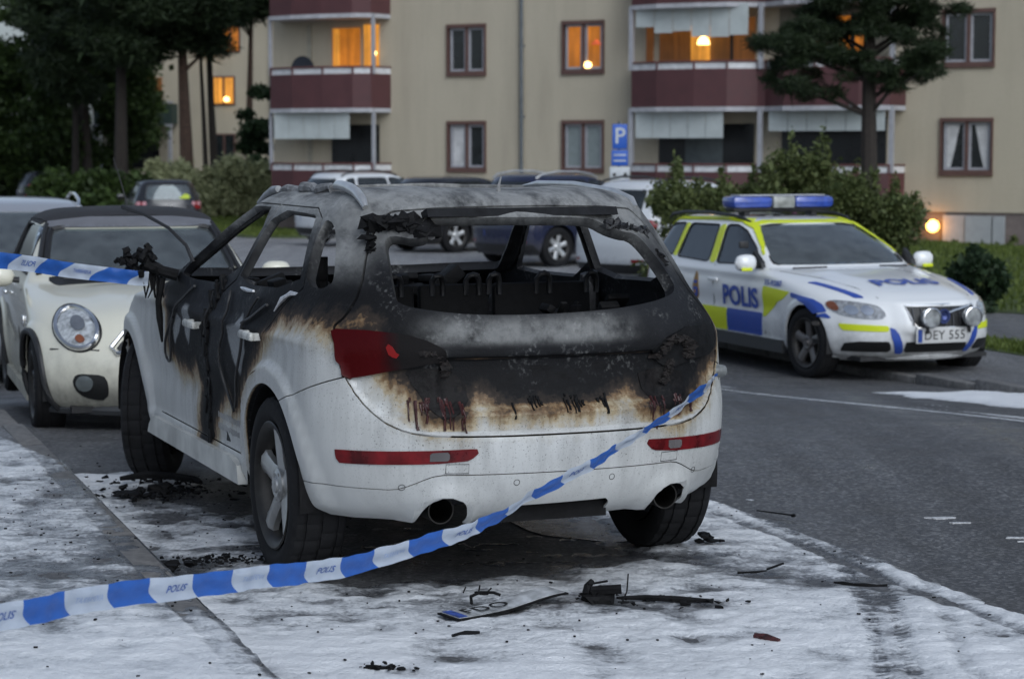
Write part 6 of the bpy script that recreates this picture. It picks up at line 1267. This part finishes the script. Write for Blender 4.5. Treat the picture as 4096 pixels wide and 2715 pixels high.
def tape(label,path,width,twist,s0,seg,slant,words,flipx=1,wscale=1.0,name='police_tape',lean=None,curl=.006):
    C=crspline(path,24); d=np.r_[0,np.cumsum(np.linalg.norm(np.diff(C,axis=0),axis=1))]; L=d[-1]
    S=np.arange(0,L,.008); C=np.stack([np.interp(S,d,C[:,k]) for k in range(3)],1); tg=np.gradient(C,axis=0); tg/=np.linalg.norm(tg,axis=1)[:,None]
    tw=np.interp(S/L,[a for a,b in twist],[b for a,b in twist]); wd=np.interp(S/L,[a for a,b in width],[b for a,b in width])
    up=np.tile([0,0,1.],(len(S),1)); up-=tg*(up*tg).sum(1)[:,None]; up/=np.linalg.norm(up,axis=1)[:,None]; nr=np.cross(tg,up)
    A=up*np.cos(tw)[:,None]+nr*np.sin(tw)[:,None]; B=np.cross(tg,A)
    rip=.004*np.sin(S*9)+.003*np.sin(S*23+1)+.0022*np.sin(S*61+2*np.sin(S*7))
    def at(s,v):
        i=np.clip(s/.008,0,len(S)-1.001); k=i.astype(int); f=(i-k)[:,None]
        g=lambda X:X[k]*(1-f)+X[k+1]*f
        w=(wd[k]*(1-f[:,0])+wd[k+1]*f[:,0]); r=(rip[k]*(1-f[:,0])+rip[k+1]*f[:,0])
        return g(C)+g(A)*(v*w)[:,None]+g(B)*((curl*np.sin(v*math.pi*1.6)+r+.0028*np.sin(s*37+v*6)*np.sin(s*11+v*3)))[:,None]
    nv=9; vs=np.linspace(-.5,.5,nv); V=[];
    SS,VV=np.meshgrid(S,vs,indexing='ij'); V=at(SS.ravel(),VV.ravel()); F=[];I=[]
    for i in range(len(S)-1):
        for j in range(nv-1):
            F.append((i*nv+j,i*nv+j+1,(i+1)*nv+j+1,(i+1)*nv+j))
    bow=.018*np.cos(VV*math.pi); o=mk(name,V,F,TB.m,None,ang=180,attrs={'stripe':((SS+s0+slant*VV+bow)/seg).ravel()+20}); tag(o,label,'police tape')
    # printing on the white fields
    k0=int(math.floor(s0/seg)); q=0
    for k in range(k0,k0+int(L/seg)+2):
        if k%2==0: continue
        c=(k+.5)*seg-s0
        if c<.0 or c>L: continue
        wtxt=words[q%len(words)]; q+=1
        if not wtxt: continue
        fx=flipx; tm=TXT
        if wtxt[0]=='~': wtxt=wtxt[1:]; fx=-flipx; tm=FAINT
        T2,F2=text2d(wtxt,(.034 if len(wtxt)<7 else .026)*wscale,.012,.0); u=c+fx*T2[:,0]*(1 if len(wtxt)<7 else .75); v=T2[:,1]/np.interp(c/L,[a for a,b in width],[b for a,b in width])
        ok=(u>0)&(u<L)
        if not ok.all(): continue
        for sg in (1,-1):
            P=at(u,v); i=np.clip((u/.008).astype(int),0,len(S)-1); P=P+B[i]*.0012*sg; mk('tape_lettering',P,F2,tm,o,smooth=False)
    return o
PT=[(-2.2,4.25,.60),(-1.70,4.95,.545),(-1.352,5.511,.516),(-1.118,5.91,.490),(-.84,6.307,.449),(-.497,6.806,.404),(-.124,7.261,.443),(.105,7.569,.514),(.352,7.878,.603),(.581,8.138,.700),(.715,8.36,.768),(.795,8.53,.790),(.835,8.68,.797),(.845,8.85,.80)]
tape('long police tape sagging from the left to the right rear corner of the wreck',PT,[(0,.080),(.55,.078),(.68,.074),(.80,.062),(.90,.055),(1,.055)],[(0,.2),(.25,.1),(.45,.2),(.62,.3),(.70,.62),(.76,.35),(.84,.55),(.93,.2),(1,.2)],.10,.172,.05,['POLIS','~AVSPÄRRAT'],1)
PT2=[(-3.6,8.2,1.42),(-2.75,8.9,1.315),(-2.317,9.593,1.240),(-2.087,10.05,1.168),(-1.83,10.24,1.122),(-1.76,10.27,1.115)]
tape('short police tape tied to the melted mirror in front of the cream convertible',PT2,[(0,.078),(1,.072)],[(0,.1),(.5,-.1),(1,.1)],.06,.19,-.09,['AVSPÄRRAT','POLIS'],-1)
# parking sign beyond the cars
SB=mat('sign_blue',(.015,.09,.42),.5,var=.06); SW=mat('sign_white',(.45,.48,.50),.5)
T=empty('parking_sign',(1.93,38.15,float(gz(1.9,38.15))),math.radians(8),label='tall blue parking sign with white plates on a grey post before the flats',cat='sign')
m=MB(); m.tube([(0,.05,-.1),(0,.05,2.65)],.03,8); m.build('post',PIPEM,T)
for (z,w,h,mm,nm,tx) in ((2.38,.27,.44,SB,'sign_plate','P'),(2.0,.30,.28,SB,'sign_plate',''),(1.70,.36,.28,SW,'sign_plate','. .'),(1.40,.40,.28,SB,'sign_plate','')):
    m=MB(); m.box((0,0,z),(w,.02,h),bev=.006); o=m.build(nm,mm,T)
    if tx=='P': V,F=text2d('P',.40,.01); mk('letter',[(a,-.012,b+z) for a,b in V],F,SW,o,smooth=False)
    elif tx=='. .':
        m=MB()
        for s in (-1,1): m.lathe([(-.013,.035),(-.013,0)],12,'y',c=(s*.10,0,z))
        m.build('symbol',BLK,o)
    else:
        m=MB()
        for r in range(2): m.box((0,-.0115,z+.05-.10*r),(w*.75,.004,.025))
        m.build('print_line',SW,o)
# fallen number plate, bent
T=empty('fallen_number_plate',(-.03,7.86,.034),math.radians(40),label='bent sooty number plate lying on the foam behind the wreck',cat='number plate')
def bentplate(x0,x1,y0,y1,t,up=0):
    n=16; V=[];F=[]
    for i in range(n+1):
        x=x0+(x1-x0)*i/n; z=.022*sstep(-.05,.26,np.array(x))+.004*math.sin(x*9)
        for y in (y0,y1): V.append((x,y,float(z)+up+.003*math.sin(y*18)));
    for i in range(n): F.append((2*i,2*i+2,2*i+3,2*i+1))
    V=np.array(V); return solidify(V,F,t)
V,F=bentplate(-.27,.27,-.062,.062,.006); mk('plate_frame',V,F,CHAR,T); V,F=bentplate(-.258,.258,-.052,.052,.003,.004); mk('plate_face',V,F,mat('sooty_plate_face',(.34,.35,.36),.5,var=.6,scale=16),T)
V,F=bentplate(-.256,-.215,-.050,.050,.002,.0062); mk('blue_band',V,F,mat('faded_blue_band',(.04,.08,.30),.5,var=.5,scale=30),T)
V,F=text2d('FDO',.10,.002,0,1.1); zf=lambda x:.022*float(sstep(-.05,.26,np.array(x)))+.004*math.sin(x*9)
mk('plate_lettering',[(a-.09,b,zf(a-.09)+.0085) for a,b in V],F,BLK,T,smooth=False)
m=MB(); m.tube([(-.10,.07,.01),(-.08,.10,.03),(-.02,.115,.035),(.03,.10,.03),(.05,.08,.02)],.006,6); m.build('bent_wire',CHAR,T)
# charred scraps on the foam
def scrap(label,loc,rz,parts,cat='debris',m=CHAR,grp='charred scraps on the ground'):
    rd=random.Random(int(abs(loc[0])*1000+abs(loc[1])*77)); root=None
    for kind,a in parts:
        d=MB(); loose=False
        if kind=='lump':
            n,sp,s=a; loose=n>9
            bm=bmesh.new()
            for i in range(n):
                q=bmesh.ops.create_icosphere(bm,subdivisions=1,radius=s*rd.uniform(.6,1.3))['verts']; k=1 if n>9 else .6; c=Vector((rd.gauss(0,1)*sp[0]*k,rd.gauss(0,1)*sp[1]*k,abs(rd.gauss(0,1))*sp[2]+s*.2)); sc=(rd.uniform(.6,1.7),rd.uniform(.6,1.4),rd.uniform(.3,.8))
                for v in q: v.co=Vector((v.co.x*sc[0],v.co.y*sc[1],v.co.z*sc[2]))*rd.uniform(.6,1.35)+c
            bm.verts.index_update(); d.add([v.co for v in bm.verts],[[v.index for v in f.verts] for f in bm.faces]); bm.free()
            nm='cinders'
        elif kind=='stick': pts,r=a; d.tube(pts,r,6); nm='charred_strip'
        else:
            n,sp,s=a; nm='cinders'; loose=True
            for i in range(int(n*1.7)):
                k0=len(d.V); s2=s*rd.uniform(.25,.85); d.box((rd.gauss(0,1)*sp[0],rd.gauss(0,1)*sp[1],.010+rd.random()*.008),(s2*rd.uniform(.5,1.7),s2*rd.uniform(.4,1),s2*rd.uniform(.2,.6)),Matrix.Rotation(rd.uniform(0,6),3,'Z')@Matrix.Rotation(rd.uniform(-.6,.6),3,'X'))
                for q in range(k0,len(d.V)): v=d.V[q]; d.V[q]=(v[0]+rd.gauss(0,.22)*s2,v[1]+rd.gauss(0,.22)*s2,v[2]+rd.gauss(0,.10)*s2)
        o=d.build('charred_scrap' if root is None else nm,m,root,ang=25)
        if loose: o['kind']='stuff'
        if root is None: root=o; o.location=(loc[0],loc[1],loc[2] if len(loc)>2 else .012); o.rotation_euler=(0,0,rz); tag(o,label,cat,grp)
    return root
scrap('upright charred lump right of the fallen number plate',(.335,8.03,.015),.2,[('lump',(9,(.05,.03,.02),.035)),('stick',([(-.05,.0,.025),(-.04,.02,.055),(-.02,.03,.075)],[.020,.016,.01])),('stick',([(-.04,.01,.065),(.04,.03,.07)],.005)),('stick',([(-.03,0,.04),(.08,-.03,.05)],.02))])
scrap('long flattened charred bar right of the upright lump',(.56,8.0,.012),-.05,[('stick',([(-.16,.0,.02),(-.05,.01,.02),(.08,-.005,.018),(.2,.0,.012)],[.006,.012,.014,.008])),('stick',([(-.14,-.10,.02),(-.12,-.02,.05),(-.115,.02,.11)],.003)),('chip',(26,(.14,.05),.025))])
scrap('black burnt clod on white foam beside the right rear wheel',(.855,9.21,.02),0,[('lump',(8,(.04,.03,.012),.028))])
scrap('thin curved black strip farthest right on the foam',(1.383,8.274,.02),-.25,[('stick',([(-.11,.015,.008),(-.07,.0,.010),(-.03,-.006,.008),(.02,-.012,.010),(.06,-.006,.008),(.10,.008,.009)],[.004,.008,.006,.008,.005,.006]))])
scrap('thin broken black strip left of the curved one',(1.0,8.55,.02),.25,[('stick',([(-.09,-.02,.008),(-.05,-.026,.009),(-.02,-.026,.008),(.04,-.01,.008)],[.006,.004,.006,.003])),('stick',([(.05,.01,.01),(.14,.06,.02)],.005))])
scrap('straight black rod on the wheel track at the foam edge',(1.25,9.95,.012),-.75,[('stick',([(-.11,0,.01),(.02,.002,.011),(.10,.0,.012)],[.003,.004,.004])),('stick',([(.095,.0,.01),(.112,.0,.012)],.008))])
scrap('small charred piece with a red fleck near the bottom edge',(.90,7.36,.015),-.5,[('stick',([(-.05,.01,.012),(.0,.0,.014),(.05,-.01,.01)],[.012,.015,.009])),('chip',(4,(.03,.012),.02))],m=mat('char_and_red',(.05,.012,.012),.6,var=.9,scale=60))
scrap('crumpled black clump nearest the fallen number plate',(-.13,8.13,.015),0,[('lump',(5,(.04,.012,.006),.016)),('stick',([(-.06,0,.01),(-.05,0,.035)],.003)),('stick',([(.03,0,.01),(.05,.0,.03)],.003)),('stick',([(0,.01,.01),(.005,.0,.04)],.003))])
scrap('pair of burnt crumbs at the bottom edge of the picture',(-.42,6.95,.015),0,[('lump',(9,(.055,.02,.006),.018)),('chip',(10,(.08,.03),.018))])
scrap('slanting black streak of char below the number plate',(-.17,7.46,.012),.5,[('stick',([(-.05,0,.006),(.0,.0,.008),(.06,.0,.006)],[.006,.012,.006]))])
scrap('big heap of black cinders between the wreck and the kerb',(-1.78,10.50,.02),.2,[('lump',(22,(.13,.07,.012),.03)),('chip',(60,(.18,.14),.03))])
scrap('charred curved strip behind the big cinder heap',(-1.80,10.82,.03),-.1,[('stick',([(-.22,-.02,.02),(-.1,.03,.035),(.05,.03,.03),(.18,-.02,.02),(.22,-.08,.015)],[.012,.022,.02,.02,.012])),('chip',(30,(.18,.05),.03))])
scrap('low heap of cinders against the kerb stones',(-1.43,8.62,.02),.4,[('lump',(14,(.07,.045,.01),.028)),('chip',(40,(.10,.06),.022))])
scrap('loose cinders left of the rear wheel',(-1.22,8.76,.02),0,[('chip',(90,(.10,.05),.02))])
# scattered soot crumbs
r=np.random.default_rng(3); d=MB(); n=0
while n<650:
    x,y=r.uniform(-3.4,2.2),r.uniform(6.0,12.4); lat=x*LAT[0]+y*LAT[1]
    if lat>4.5: continue
    dn=math.exp(-((x+1.6)/.7)**2-((y-9.8)/1.2)**2)+.6*math.exp(-((x-.2)/.9)**2-((y-7.9)/.5)**2)+.25+(.35 if lat<1.4 and 8<y<10.5 else 0)
    if r.random()>dn: continue
    s=r.uniform(.002,.008); z=float(gz(x,y))+.020+(.092 if lat<KERB else 0); d.box((x,y,z),(s*r.uniform(.6,2),s,s*.7),Matrix.Rotation(r.uniform(0,6),3,'Z')); n+=1
tag(d.build('soot_crumbs',CHAR,None,smooth=False),'tiny black soot crumbs strewn over the foam','soot',kind='stuff')
